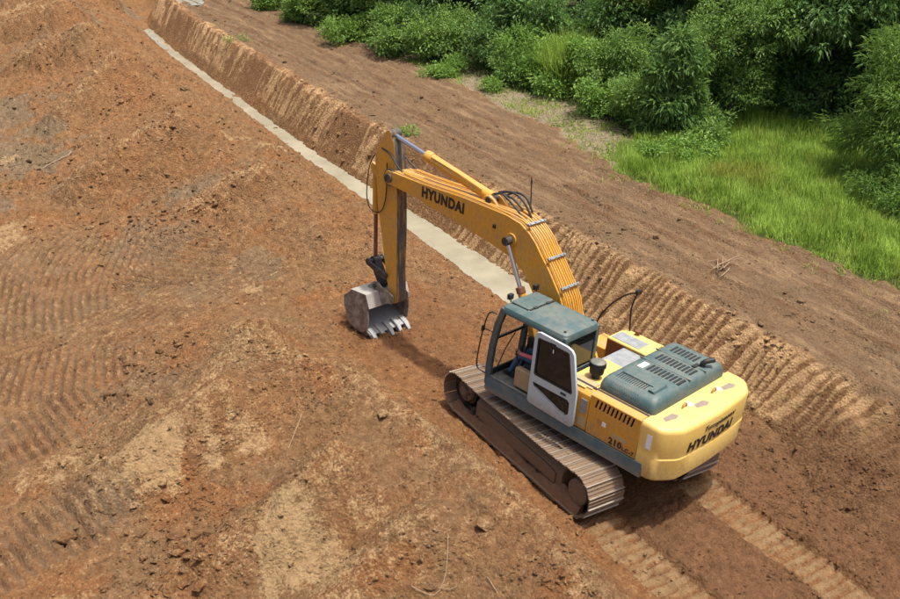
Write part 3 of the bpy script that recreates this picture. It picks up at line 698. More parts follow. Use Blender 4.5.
plant('seedling', 'thin weed patch on the road shoulder above the ditch bank', 'seedling', 236, 42, [(0, 0, .06, .6, .4, .07)], 24, 10, .12, .045, M['leaf_mid'], 25, .01, group='plants on the road')

plant('shrub', 'low bright shrub on the verge in front of the dense green bush', 'shrub', 548, 92, lobset(26, 6, .7, .25, .8, .5, .4), 170, 16, .15, .075, M['leaf_bright'], 26, .03, group=EDGE)
plant('shrub', 'low bright shrub on the verge in front of the leafy bright bush', 'shrub', 604, 116, lobset(27, 6, .7, .25, .9, .5, .4), 180, 16, .15, .07, M['leaf_bright'], 27, .03, group=EDGE)
plant('shrub', 'green shrub on the verge left of the drooping young tree', 'shrub', 640, 128, lobset(28, 7, .7, .3, 1.5, .55, .5), 230, 16, .15, .065, M['leaf_mid'], 28, .03, group=EDGE)
plant('shrub', 'low green shrub on the verge between the pale-leaved bush and the round tuft', 'shrub', 515, 80, lobset(29, 6, .7, .25, .8, .55, .4), 170, 16, .16, .07, M['leaf_mid'], 29, .03, group=EDGE)
plant('shrub', 'low shrub in the shade right of the drooping young tree', 'shrub', 705, 140, lobset(30, 6, .7, .25, .8, .5, .4), 180, 16, .16, .07, M['leaf_mid'], 30, .03, group=EDGE)
# second row and the forest behind: a few kinds, then copies that share the meshes
def forest_tree(kind):
    g = 40 + kind
    if kind == 0: lob = lobset(g, 11, 2.0, 2.6, 7.2, 1.5, 1.2); n, nl, ll, lw, mt = 750, 16, .30, .12, M['leaf_dark']
    elif kind == 1: lob = lobset(g, 12, 1.9, 1.6, 6.5, 1.4, 1.2); n, nl, ll, lw, mt = 750, 16, .26, .10, M['leaf_mid']
    elif kind == 2: lob = lobset(g, 10, 1.5, 4.6, 8.5, 1.4, 1.1); n, nl, ll, lw, mt = 560, 16, .26, .11, M['leaf_mid']
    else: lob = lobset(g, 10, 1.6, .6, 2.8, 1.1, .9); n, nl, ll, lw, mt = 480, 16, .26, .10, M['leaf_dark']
    root = empty('tree' if kind < 3 else 'shrub')
    rg = np.random.RandomState(g)
    link_mesh('trunk' if kind < 3 else 'stem', wood('wood', rg, [l[:3] for l in lob], (0, 0, 6.0 if kind < 3 else 1.8), .17 if kind < 3 else .06), root)
    link_mesh('crown' if kind < 3 else 'foliage', crown_mesh('crown', rg, lob, n, nl, ll, lw, mt, cr=.36), root)
    return root
protos = {}
FOREST = [  # kind, x, y, scale, turn, label
 (0, 13.2, 35.5, .9, 0, 'dark tree behind the leftmost bush at the far end of the road'), (3, 12.2, 31.5, .9, 40, 'dark bush behind the second bright bush at the far road end'),
 (1, 12.9, 28.4, .85, 80, 'leafy tree behind the broad low bush at the far bend'), (3, 12.6, 25.6, .9, 120, 'dark undergrowth left of the bare leaning branch'),
 (0, 14.4, 26.8, .9, 200, 'dark tree between the leaning branch and the pale trunk'), (3, 14.0, 23.0, .65, 10, 'dark undergrowth behind the rounded green bush'),
 (2, 17.0, 28.0, 1.1, 30, 'tall tree with a pale bare trunk near the top edge'), (2, 18.0, 26.6, 1.05, 150, 'tall tree with a thin dark trunk right of the pale trunk'),
 (3, 15.2, 20.6, 1.05, 220, 'dark undergrowth behind the pale-leaved bush'), (2, 19.6, 23.4, 1.1, 300, 'tall slim tree behind the reed clump'),
 (3, 17.0, 18.4, 1.0, 290, 'dark undergrowth behind the reed clump'), (0, 20.6, 19.8, 1.0, 90, 'dark tree behind the yellow-green young tree'),
 (1, 18.2, 15.2, .9, 170, 'leafy tree behind the drooping young tree'), (0, 20.0, 15.6, 1.0, 250, 'dark tree above the spreading fine-leaved tree'),
 (3, 18.0, 11.6, 1.0, 340, 'dark undergrowth behind the spreading fine-leaved tree'), (1, 23.6, 14.0, 1.1, 20, 'leafy tree behind the broad dark tree'),
 (0, 24.8, 8.6, 1.05, 130, 'dark tree closing the far side of the meadow'), (3, 22.8, 7.6, 1.05, 60, 'dark undergrowth in the shade under the broad dark tree'),
 (1, 23.5, 3.8, 1.0, 210, 'leafy tree behind the feathery tree at the right edge'), (3, 19.8, 4.2, .95, 180, 'dark bush right of the shaded hollow'),
 (0, 17.2, 36.8, 1.0, 75, 'dark tree deep behind the far end of the road'), (0, 18.5, 32.5, 1.05, 310, 'dark tree deep behind the far bend'), (1, 22.5, 29.0, 1.1, 45, 'leafy tree deep behind the pale trunk'),
 (0, 24.5, 24.0, 1.1, 15, 'dark tree deep behind the tall slim tree'), (1, 25.5, 19.0, 1.15, 100, 'leafy tree deep in the forest above the thicket'), (0, 28.5, 13.5, 1.15, 160, 'dark tree deep in the forest behind the broad dark tree'),
 (0, 29.0, 6.5, 1.1, 230, 'dark tree deep in the forest at the upper right'), (0, 21.5, 41, 1.1, 5, 'dark tree farthest back along the road'), (1, 13.0, 42.5, 1.0, 260, 'leafy tree past the far end of the road'),
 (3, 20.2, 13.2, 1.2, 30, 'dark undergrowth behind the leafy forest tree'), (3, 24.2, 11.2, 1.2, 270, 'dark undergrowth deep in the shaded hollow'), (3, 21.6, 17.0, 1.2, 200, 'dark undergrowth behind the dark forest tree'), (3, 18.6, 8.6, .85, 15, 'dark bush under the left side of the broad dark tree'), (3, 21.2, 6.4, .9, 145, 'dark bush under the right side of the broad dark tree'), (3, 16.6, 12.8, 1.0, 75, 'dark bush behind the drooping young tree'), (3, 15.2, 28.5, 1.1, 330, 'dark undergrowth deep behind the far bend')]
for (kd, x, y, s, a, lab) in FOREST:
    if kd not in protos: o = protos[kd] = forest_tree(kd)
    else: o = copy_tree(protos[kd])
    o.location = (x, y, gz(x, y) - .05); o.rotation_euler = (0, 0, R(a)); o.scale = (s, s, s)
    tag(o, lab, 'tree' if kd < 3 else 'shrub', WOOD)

# ------------------------------------------------------------------ grass
k = NM('grass_blade'); t = k.attr('tint'); yl = k.attr('yellow')
c = k.mix(t, (.185, .31, .04), (.46, .63, .13)); c = k.mix(yl, c, (.34, .36, .075))
k.base(c); k.rough(.55); k.b.inputs['Specular IOR Level'].default_value = .25
tr = k.n('ShaderNodeBsdfTranslucent'); k.l(c, tr.inputs[0]); mx = k.n('ShaderNodeMixShader'); mx.inputs[0].default_value = .45
k.l(k.b.outputs[0], mx.inputs[1]); k.l(tr.outputs[0], mx.inputs[2]); k.l(mx.outputs[0], k.out.inputs[0]); M['grass'] = k.m
def grass(name, x, y, h, wd, mat, tint, yellow, lean=.45):
    n = len(x); z = H(x, y, False)
    an = rng.rand(n) * 6.283; d = np.stack([np.cos(an), np.sin(an)], -1); sd = np.stack([-d[:, 1], d[:, 0]], -1)
    ln = lean * rng.rand(n)
    b = np.stack([x, y, z - .03], -1)
    def pt(f, side):
        q = b.copy(); q[:, :2] += d * (h * ln * f * f)[:, None] + sd * (side * wd)[:, None]; q[:, 2] += h * f * (1 - .35 * ln * f); return q
    co = np.stack([pt(0, -.5), pt(0, .5), pt(.55, -.4), pt(.55, .4), pt(1, 0)], 1).reshape(-1, 3)
    q = np.arange(n)[:, None] * 5
    f = np.concatenate([q + [0, 1, 3], q + [0, 3, 2], q + [2, 3, 4]], 0)
    return mesh_np(name, co, f, mat, dict(tint=np.repeat(np.clip(tint, 0, 1), 5), yellow=np.repeat(np.clip(yellow, 0, 1), 5)))
x, y = scatter(120000, 8.6, 21, -4, 11.5, lambda x, y: ss(-.25, .7, x - edge_x(y) + .5 * fbm(x, y, .8, 2, 231.)) * ss(10.6, 8.6, y - .12 * (x - 9)) * (.55 + .8 * ss(-.3, .3, fbm(x, y, .5, 2, 161.))) * np.where(x > 15, .7, 1))
tn = .45 + .95 * fbm(x, y, 1.1, 3, 171.) + rng.uniform(-.25, .25, len(x))
yw = .75 * blob(x, y, 11.6, 6.2, 1.1, 4) + .35 * ss(.1, .5, fbm(x, y, .8, 2, 181.)) + .25 * (rng.rand(len(x)) < .06)
hh = (.30 + .26 * fbm(x, y, 1.0, 3, 191.) + .22 * rng.rand(len(x))) * (.45 + .55 * ss(0, .9, x - edge_x(y)))
o = link_mesh('meadow_grass', grass('meadow_grass', x, y, np.clip(hh, .08, .8), .020 + .012 * rng.rand(len(x)), M['grass'], tn, yw))
tag(o, 'lush bright green grass of the meadow beside the road', 'grass', kind='stuff')
x, y = scatter(100000, 8.8, 15, 7.5, 40, lambda x, y: ss(-.3, .5, x - edge_x(y)) * (.15 + .9 * ss(-.05, .4, fbm(x, y, .9, 3, 201.))) * ss(7.5, 9.5, y - .12 * (x - 9)))
o = link_mesh('verge_grass', grass('verge_grass', x, y, .05 + .2 * rng.rand(len(x)) ** 2, .02 + .01 * rng.rand(len(x)), M['grass'], rng.rand(len(x)), .2 + .6 * (rng.rand(len(x)) < .45), 1.1))
tag(o, 'thin dry and green grass on the pale verge below the bushes', 'grass', kind='stuff')
x, y = scatter(30000, 7.6, 10.5, -3, 12, lambda x, y: np.exp(-np.abs(x - edge_x(y) + .15) / .35) * ss(.0, .5, fbm(x, y, .45, 2, 501.)) * .8)
o = link_mesh('edge_weeds', grass('edge_weeds', x, y, .05 + .22 * rng.rand(len(x)) ** 2, .014 + .012 * rng.rand(len(x)), M['grass'], rng.rand(len(x)), .2 + .5 * (rng.rand(len(x)) < .4), 1.2))
tag(o, 'straggling weeds creeping from the meadow onto the road edge', 'grass', kind='stuff')
# reed clump
rp = at(568, 88, GR); n = 3200
rr = .95 * rng.rand(n) ** .5; an = rng.rand(n) * 6.283
x = rp.x + rr * np.cos(an) * 1.2; y = rp.y + rr * np.sin(an)
h = np.clip(2.3 - .75 * rr + rng.normal(0, .3, n), .5, 3)
me = grass('reed_clump', x, y, h, np.full(n, .03), M['grass'], rng.rand(n) * .8, .15 * rng.rand(n), .55)
rz = gz(rp.x, rp.y); me.transform(Matrix.Translation((-rp.x, -rp.y, -rz)))
o = link_mesh('reed_clump', me, loc=(rp.x, rp.y, rz)); tag(o, 'tall reed-like grass clump arching out of the bushes', 'grass clump')
# ------------------------------------------------------------------ machine materials
def paint(name, col, faded=None, dirt=.35, low=None, rough=.42, scale=2.2, dust=.42):
    k = NM(name); P = k.coord()
    n1 = k.noise(P, scale, 6, .65); n2 = k.noise(P, 14, 5, .7); n3 = k.noise(P, 60, 3, .6)
    c = k.mix(k.ramp(n1, [(.35, 0.0), (.7, 1.0)]), col, faded or tuple(min(1, v * 1.15) for v in col))
    if low:
        z0, z1 = low
        sep = k.n('ShaderNodeSeparateXYZ'); k.l(P, sep.inputs[0])
        g = k.math('DIVIDE', k.math('SUBTRACT', z1, sep.outputs[2]), z1 - z0, True)
        g = k.math('MULTIPLY', g, k.ramp(n2, [(.3, .35), (.62, 1.0)]))
        c = k.mix(k.math('MULTIPLY', g, .85), c, k.mix(n3, (.16, .10, .06), (.33, .23, .15)))
    c = k.mix(k.math('MULTIPLY', k.ramp(k.math('ADD', k.math('MULTIPLY', n1, .5), k.math('MULTIPLY', n2, .5)), [(.44, 0.0), (.62, 1.0)]), min(1, dirt * 1.5)), c, (.25, .175, .11))
    sp = k.n('ShaderNodeSeparateXYZ'); k.l(k.n('ShaderNodeNewGeometry').outputs['Normal'], sp.inputs[0])
    up_ = k.ramp(sp.outputs[2], [(.55, 0.0), (.95, 1.0)])
    c = k.mix(k.math('MULTIPLY', k.math('MULTIPLY', up_, k.ramp(k.noise(P, 5, 6, .7), [(.38, .1), (.66, 1.0)])), dust), c, (.38, .30, .21))
    mp = k.n('ShaderNodeMapping'); mp.inputs['Scale'].default_value = (1, 1, .12); k.l(P, mp.inputs['Vector'])
    c = k.mix(k.ramp(k.noise(mp.outputs[0], 16, 4, .7), [(.58, 0.0), (.74, .55 * min(1, dirt * 2))]), c, (.17, .12, .075))
    c = k.mix(k.ramp(n3, [(.70, 0.0), (.78, .5 * dirt)]), c, (.06, .045, .035))
    k.base(c); k.rough(k.ramp(n2, [(.3, rough - .06), (.7, min(1, rough + .25))])); k.bump(n2, .06, .01)
    return k.m
M['yellow'] = paint('yellow_paint', (.60, .270, .018), (.63, .315, .034), .34, (1.2, 1.62))
M['boomyellow'] = paint('boom_paint', (.60, .285, .020), (.65, .335, .040), .30)
M['pale_yellow'] = paint('counterweight_paint', (.71, .475, .115), (.75, .53, .16), .14, (.9, 1.55))
M['teal'] = paint('teal_paint', (.038, .088, .094), (.058, .118, .122), .2, dust=.14)
M['teal_dark'] = paint('teal_dark_paint', (.032, .066, .076), (.046, .085, .096), .25)
M['skirt'] = paint('skirt_paint', (.040, .105, .130), (.075, .145, .165), .32, (1.0, 1.2))
M['doorgrey'] = paint('door_paint', (.40, .48, .51), (.46, .54, .56), .12, (1.3, 1.6))
def plain(name, col, rough=.6, metal=0.0, var=.25, scale=8, bump=.1):
    k = NM(name); P = k.coord(); n = k.noise(P, scale, 5, .65)
    k.base(k.mix(n, tuple(v * (1 - var) for v in col), tuple(min(1, v * (1 + var)) for v in col)))
    k.rough(rough); k.b.inputs['Metallic'].default_value = metal
    if bump: k.bump(k.noise(P, scale * 4, 4), bump, .01)
    return k.m
M['packed'] = plain('packed_soil', (.17, .095, .052), .95, 0, .45, 9, .6)
M['black'] = plain('black_rubber', (.014, .014, .015), .6)
M['dark'] = plain('dark_steel', (.045, .042, .04), .6, .3)
M['chrome'] = plain('chrome_rod', (.62, .64, .66), .18, 1.0, .05, 3, 0)
M['rustrod'] = plain('rusty_rod', (.20, .085, .045), .55, .3, .4)
M['plate'] = plain('worn_tread_plate', (.25, .27, .28), .6, .2, .6, 7)
M['label_white'] = plain('white_sticker', (.75, .76, .76), .5, 0, .1)
M['patch'] = plain('grey_patch', (.22, .18, .14), .8, 0, .3)
M['marker'] = plain('orange_eye', (.42, .19, .05), .6, 0, .3)
M['decal'] = plain('black_decal', (.018, .014, .012), .55, 0, .3)
M['decal_faded'] = plain('faded_decal', (.08, .055, .02), .6, 0, .6, 30)
M['faded_sticker'] = plain('faded_sticker', (.40, .30, .16), .7, 0, .35, 20)
M['tan'] = plain('tan_vinyl', (.34, .24, .13), .7)
M['seat'] = plain('seat_fabric', (.03, .034, .038), .85)
M['redbox'] = plain('red_paint', (.45, .03, .02), .45)
M['rail'] = plain('black_rail', (.016, .016, .017), .4)
k = NM('dusty_steel'); P = k.coord(); n = k.noise(P, 6, 6, .7); n2 = k.noise(P, 30, 4, .7)
k.base(k.mix(k.ramp(n, [(.38, 0.0), (.62, 1.0)]), k.mix(n2, (.11, .072, .046), (.27, .18, .11)), k.mix(n2, (.115, .085, .060), (.25, .185, .128)))); k.rough(.8); k.b.inputs['Specular IOR Level'].default_value = .2; k.bump(n2, .3, .01); M['shoe'] = k.m
M['shoebar'] = plain('polished_grouser', (.30, .255, .205), .5, .25, .45, 14)
k = NM('grease_black'); P = k.coord(); n = k.noise(P, 4, 6, .75)
k.base(k.mix(k.ramp(n, [(.45, 0.0), (.72, 1.0)]), (.022, .022, .023), (.15, .105, .07))); k.rough(.55); k.bump(k.noise(P, 20, 4), .2, .01); M['grease'] = k.m
k = NM('bucket_steel'); P = k.coord(); n = k.noise(P, 5, 6, .7); n2 = k.noise(P, 24, 4, .7)
k.base(k.mix(k.ramp(n, [(.4, 0.0), (.66, 1.0)]), k.mix(n2, (.09, .065, .048), (.20, .15, .11)), (.36, .325, .28))); k.rough(.6); k.b.inputs['Metallic'].default_value = .15; k.bump(n2, .3, .01); M['bucket'] = k.m
k = NM('grease_over_paint'); P = k.coord(); mp = k.n('ShaderNodeMapping'); mp.inputs['Scale'].default_value = (3, 1, .35); k.l(P, mp.inputs['Vector']); n = k.noise(mp.outputs[0], 3, 6, .7)
k.base(k.mix(k.ramp(n, [(.50, 0.0), (.62, 1.0)]), k.mix(k.noise(P, 8, 4), (.022, .023, .026), (.10, .09, .085)), (.36, .20, .05))); k.rough(.5); M['worn_arm'] = k.m
M['worn'] = plain('worn_bright_steel', (.33, .335, .33), .5, .4, .4, 9)
M['lip'] = plain('bucket_top_plate', (.40, .375, .33), .6, .2, .45, 6)
def glass(name, tint, alpha):
    k = NM(name); k.base(tint); k.rough(.05); k.b.inputs['Alpha'].default_value = alpha; k.b.inputs['Specular IOR Level'].default_value = .5
    return k.m
M['glass'] = glass('cab_glass', (.05, .06, .06), .16)
M['glass_dark'] = glass('tinted_glass', (.010, .012, .013), .95)

# ------------------------------------------------------------------ mesh builder
class MB:
    def __init__(s): s.v = []; s.f = []; s.mi = []
    def _add(s, vs, fs, mi=0):
        o = len(s.v); s.v += [tuple(v) for v in vs]; s.f += [tuple(i + o for i in f) for f in fs]; s.mi += [mi] * len(fs); return s
    def box(s, x0, x1, y0, y1, z0, z1, mi=0, M4=None):
        vs = [Vector((x, y, z)) for z in (z0, z1) for y in (y0, y1) for x in (x0, x1)]
        if M4: vs = [M4 @ v for v in vs]
        return s._add(vs, [(0, 2, 3, 1), (4, 5, 7, 6), (0, 1, 5, 4), (2, 6, 7, 3), (0, 4, 6, 2), (1, 3, 7, 5)], mi)
    def plate(s, outer, holes, f3, mi=0, lo=0.0, hi=0.05, side_mi=None):
        """polygon with holes, f3(a, b, t) gives the 3-d point"""
        loops = [outer] + list(holes)
        flat = [p for lp in loops for p in lp]
        tris = tessellate_polygon([[Vector((a, b, 0)) for a, b in lp] for lp in loops])
        n = len(flat); vs = [f3(a, b, lo) for a, b in flat] + [f3(a, b, hi) for a, b in flat]
        fs = [tuple(t) for t in tris] + [tuple(i + n for i in reversed(t)) for t in tris]
        s._add(vs, fs, mi)
        o = len(s.v) - len(vs); k0 = 0
        sf = []
        for lp in loops:
            m_ = len(lp)
            for i in range(m_):
                a, b = k0 + i, k0 + (i + 1) % m_; sf.append((a, b, b + n, a + n))
            k0 += m_
        s.f += [tuple(i + o for i in f) for f in sf]; s.mi += [mi if side_mi is None else side_mi] * len(sf)
        return s
    def prism_uz(s, poly, x0, x1, mi=0, side_mi=None):
        return s.plate(poly, [], lambda a, b, t: (t, a, b), mi, x0, x1, side_mi)
    def prism_xy(s, poly, z0, z1, mi=0):
        return s.plate(poly, [], lambda a, b, t: (a, b, t), mi, z0, z1)
    def prism_xz(s, poly, y0, y1, mi=0):
        return s.plate(poly, [], lambda a, b, t: (a, t, b), mi, y0, y1)
    def cyl(s, p0, p1, r0, r1=None, seg=16, mi=0, cap=True):
        r1 = r0 if r1 is None else r1
        p0, p1 = Vector(p0), Vector(p1); t = (p1 - p0).normalized(); a = t.orthogonal().normalized(); b = t.cross(a)
        vs = []
        for p, r in ((p0, r0), (p1, r1)):
            vs += [p + r * (math.cos(6.2831853 * i / seg) * a + math.sin(6.2831853 * i / seg) * b) for i in range(seg)]
        fs = [(i, (i + 1) % seg, seg + (i + 1) % seg, seg + i) for i in range(seg)]
        if cap: fs += [tuple(reversed(range(seg))), tuple(range(seg, 2 * seg))]
        return s._add(vs, fs, mi)
    def tube(s, pts, r, seg=8, mi=0, smooth_n=0):
        pts = [Vector(p) for p in pts]
        if smooth_n:
            out = []
            P = [pts[0]] + pts + [pts[-1]]
            for i in range(1, len(P) - 2):
                for q in range(smooth_n):
                    t = q / smooth_n; a, b, c, d = P[i - 1], P[i], P[i + 1], P[i + 2]
                    out.append(.5 * ((2 * b) + (c - a) * t + (2 * a - 5 * b + 4 * c - d) * t * t + (3 * b - a - 3 * c + d) * t ** 3))
            out.append(pts[-1]); pts = out
        vs = []; n = len(pts); a = None
        for i, p in enumerate(pts):
            t = (pts[min(i + 1, n - 1)] - pts[max(i - 1, 0)]).normalized()
            a = t.orthogonal().normalized() if a is None else (a - t * a.dot(t)).normalized()
            b = t.cross(a)
            vs += [p + r * (math.cos(6.2831853 * k / seg) * a + math.sin(6.2831853 * k / seg) * b) for k in range(seg)]
        fs = [(i * seg + k, i * seg + (k + 1) % seg, (i + 1) * seg + (k + 1) % seg, (i + 1) * seg + k) for i in range(n - 1) for k in range(seg)]
        fs += [tuple(reversed(range(seg))), tuple(range((n - 1) * seg, n * seg))]
        return s._add(vs, fs, mi)
    def loft(s, rings, mi=0, caps=True):
        m = len(rings[0]); vs = [p for r in rings for p in r]
        fs = [(i * m + k, i * m + (k + 1) % m, (i + 1) * m + (k + 1) % m, (i + 1) * m + k) for i in range(len(rings) - 1) for k in range(m)]
        if caps: fs += [tuple(reversed(range(m))), tuple(range((len(rings) - 1) * m, len(rings) * m))]
        return s._add(vs, fs, mi)
    def mesh(s, name, mats, angle=35):
        me = bpy.data.meshes.new(name); me.from_pydata(s.v, [], s.f)
        for m in (mats if isinstance(mats, (list, tuple)) else [mats]): me.materials.append(M[m] if isinstance(m, str) else m)
        me.polygons.foreach_set('material_index', s.mi)
        bm = bmesh.new(); bm.from_mesh(me); bmesh.ops.recalc_face_normals(bm, faces=bm.faces); bm.to_mesh(me); bm.free()
        me.polygons.foreach_set('use_smooth', [True] * len(me.polygons)); me.set_sharp_from_angle(angle=R(angle)); me.update()
        return me
    def build(s, name, mats, parent, bevel=0.0, angle=35, rot=(0, 0, 0), loc=(0, 0, 0)):
        o = link_mesh(name, s.mesh(name, mats, angle), parent, loc, rot)
        if bevel:
            b = o.modifiers.new('bevel', 'BEVEL'); b.width = bevel; b.segments = 2; b.limit_method = 'ANGLE'; b.angle_limit = R(40); b.harden_normals = False
        return o
def arc(cx, cy, r, a0, a1, n):
    return [(cx + r * math.cos(R(a0 + (a1 - a0) * i / n)), cy + r * math.sin(R(a0 + (a1 - a0) * i / n))) for i in range(n + 1)]
def text_mesh(body, h, width, bold=.02, shear=0.0, depth=.003):
    cu = bpy.data.curves.new('lettering', 'FONT'); cu.body = body; cu.size = 1.0; cu.offset = bold; cu.extrude = depth; cu.shear = shear; cu.space_character = 1.12
    o = bpy.data.objects.new('tmp', cu); COL.objects.link(o)
    dg = bpy.context.evaluated_depsgraph_get(); dg.update()
    me = bpy.data.meshes.new_from_object(o.evaluated_get(dg)); bpy.data.objects.remove(o)
    co = np.array([v.co[:] for v in me.vertices]); lo = co.min(0); hi = co.max(0)
    cap = hi[1] - lo[1]
    for v in me.vertices:
        v.co = ((v.co.x - lo[0]) / (hi[0] - lo[0]) * width, (v.co.y - lo[1]) / cap * h, (v.co.z - lo[2]) * 1.0)
    return me
def lettering(parent, body, h, width, origin, xdir, ydir, mat, bold=.02, shear=0.0, wrap=None):
    me = text_mesh(body, h, width, bold, shear); me.materials.clear(); me.materials.append(M[mat])
    X = Vector(xdir).normalized(); Y = Vector(ydir).normalized(); Z = X.cross(Y); O = Vector(origin)
    for v in me.vertices:
        p = O + X * v.co.x + Y * v.co.y + Z * v.co.z
        v.co = wrap(p, v.co.z) if wrap else p
    return link_mesh('lettering', me, parent)

# ------------------------------------------------------------------ excavator
SLEW = R(11.38)
exc = empty('excavator', (0, 0, 0), (0, LEAN, 0))
tag(exc, 'yellow and teal crawler excavator digging beside the ditch', 'excavator')
UP = (0, 0, SLEW)
def upart(mb, name, mats, bevel=0.0, angle=35): return mb.build(name, mats, exc, bevel, angle, rot=UP)

# --- tracks
TR, TC = .405, .475       # chain radius, centre height
def shoe_mesh():
    b = MB(); hw = .4
    # profile across the travel direction (y), z outward; three bars
    for yc, hb, mi in ((-.075, .036, 1), (0.0, .022, 0), (.07, .026, 0)):
        b.prism_uz([(yc - .016, .012), (yc + .016, .012), (yc + .008, hb), (yc - .008, hb)], -hw, hw, mi)
    b.prism_uz([(-.1, -.006), (.093, -.006), (.1, .004), (.1, .012), (-.093, .012), (-.1, .004)], -hw, hw, 0)
    return b.mesh('track_shoe', ['shoe', 'shoebar'])
SHOE = shoe_mesh()
def track_path(n):
    L1 = 3.65; per = 2 * L1 + 2 * math.pi * TR
    out = []
    for i in range(n):
        s = (i + .3) / n * per
        if s < L1:
            t = s / L1; out.append((1.825 - s, TC + TR - .045 * math.sin(math.pi * t) - .012 * math.sin(3 * math.pi * t), 180 - 2.2 * math.cos(math.pi * t)))
        elif s < L1 + math.pi * TR:
            a = (s - L1) / TR; out.append((-1.825 - TR * math.sin(a), TC + TR * math.cos(a), 180 + math.degrees(a)))
        elif s < 2 * L1 + math.pi * TR:
            out.append((-1.825 + (s - L1 - math.pi * TR), TC - TR, 0))
        else:
            a = (s - 2 * L1 - math.pi * TR) / TR; out.append((1.825 + TR * math.sin(a), TC - TR * math.cos(a), math.degrees(a)))
    return out
for sx in (-1, 1):
    xc = 1.195 * sx
    b = MB()   # box frame between the wheels with sloping top
    b.prism_xz([(xc - .24, .22), (xc + .24, .22), (xc + .24, .52), (xc + .10, .66), (xc - .10, .66), (xc - .24, .52)], -1.35, 1.3)
    tr = b.build('crawler_track', 'shoe', exc, .012)
    tag(tr, 'left crawler track below the cab' if sx < 0 else 'right crawler track, mostly hidden behind the body')
    c = MB()   # chain band
    outer = [(1.825 + (TR - .02) * math.sin(a), TC - (TR - .02) * math.cos(a)) for a in np.linspace(0, math.pi, 15)] + [(-1.825 - (TR - .02) * math.sin(a), TC + (TR - .02) * math.cos(a)) for a in np.linspace(0, math.pi, 15)]
    inner = [(1.825 + (TR - .12) * math.sin(a), TC - (TR - .12) * math.cos(a)) for a in np.linspace(0, math.pi, 15)] + [(-1.825 - (TR - .12) * math.sin(a), TC + (TR - .12) * math.cos(a)) for a in np.linspace(0, math.pi, 15)]
    for off in (-.12, .08): c.plate(outer, [inner], lambda a, bb, t: (t, a, bb), 0, xc + off, xc + off + .04)
    c.build('track_chain', 'grease', tr)
    for (yy, rr, nm) in ((1.825, .30, 'idler_wheel'), (-1.825, .30, 'drive_sprocket')):
        d = MB(); d.cyl((xc - .09, yy, TC), (xc + .09, yy, TC), rr, seg=28)
        d.cyl((xc + sx * .09, yy, TC), (xc + sx * .16, yy, TC), rr * .82, rr * .74, 28, 1); d.cyl((xc + sx * .16, yy, TC), (xc + sx * .22, yy, TC), rr * .42, rr * .36, 20, 1)
        if nm == 'drive_sprocket':
            d.cyl((xc + sx * .16, yy, TC), (xc + sx * .30, yy, TC), .25, .235, 28, 1)
            for q in range(12):
                a = q * 6.2831853 / 12; d.cyl((xc + sx * .3, yy + .19 * math.cos(a), TC + .19 * math.sin(a)), (xc + sx * .315, yy + .19 * math.cos(a), TC + .19 * math.sin(a)), .016, seg=6, mi=1)
        else:
            for q in range(6):
                a = q * 6.2831853 / 6; d.cyl((xc + sx * .15, yy + .17 * math.cos(a), TC + .17 * math.sin(a)), (xc + sx * .172, yy + .17 * math.cos(a), TC + .17 * math.sin(a)), .03, seg=8, mi=0)
        d.build(nm, ['grease', 'shoe'], tr, .008)
    for i in range(9):
        yy = 1.42 - i * .355
        d = MB(); d.cyl((xc - .2, yy, .19), (xc + .2, yy, .19), .105, seg=16); d.cyl((xc + sx * .2, yy, .19), (xc + sx * .25, yy, .19), .06, seg=12)
        d.build('bottom_roller', 'grease', tr)
    for yy in (.7, -.7):
        d = MB(); d.cyl((xc - .14, yy, .72), (xc + .14, yy, .72), .07, seg=14); d.box(xc - .04, xc + .04, yy - .05, yy + .05, .6, .72); d.build('carrier_roller', 'grease', tr)
    d = MB(); d.prism_uz([(-1.2, .24), (1.15, .24), (1.15, .45), (.9, .5), (-.9, .5), (-1.2, .45)], xc + sx * .245, xc + sx * .275); d.build('guard_plate', 'shoe', tr, .01)
    g_ = np.random.RandomState(3 + sx)
    for side_ in (-1, 1):     # soil packed on the lower run either side of the chain
        rings = []
        for yy in np.linspace(-1.95, 1.95, 60):
            h_ = .16 + .07 * math.sin(yy * 3.1) + g_.uniform(-.03, .03); xo = xc + side_ * .385; xi_ = xc + side_ * .20
            rings.append([(xo + g_.uniform(-.02, .02) * 1, yy, .02), (xo - side_ * .05, yy, .03 + h_ * .55), ((xo + xi_) / 2, yy, .04 + h_), (xi_, yy, .06 + h_ * 1.1), (xi_, yy, .02)])
        c = MB(); c.loft(rings); c.build('packed_soil', 'packed', tr, 0, 60)
    for (yy, zz, an) in track_path(49):
        o = link_mesh('track_shoe', SHOE, tr, (xc, yy, zz), (R(an + 180), 0, 0))
b = MB(); b.prism_xy([(-1.0, 1.1), (-1.0, .65), (-.55, .4), (-.55, -.4), (-1.0, -.65), (-1.0, -1.1), (-.7, -1.1), (-.35, -.65), (.35, -.65), (.7, -1.1), (1.0, -1.1), (1.0, -.65), (.55, -.4), (.55, .4), (1.0, .65), (1.0, 1.1), (.7, 1.1), (.35, .65), (-.35, .65), (-.7, 1.1)], .5, .86)
b.cyl((0, 0, .8), (0, 0, 1.07), .66, seg=40); b.build('undercarriage', 'grease', exc, .01)

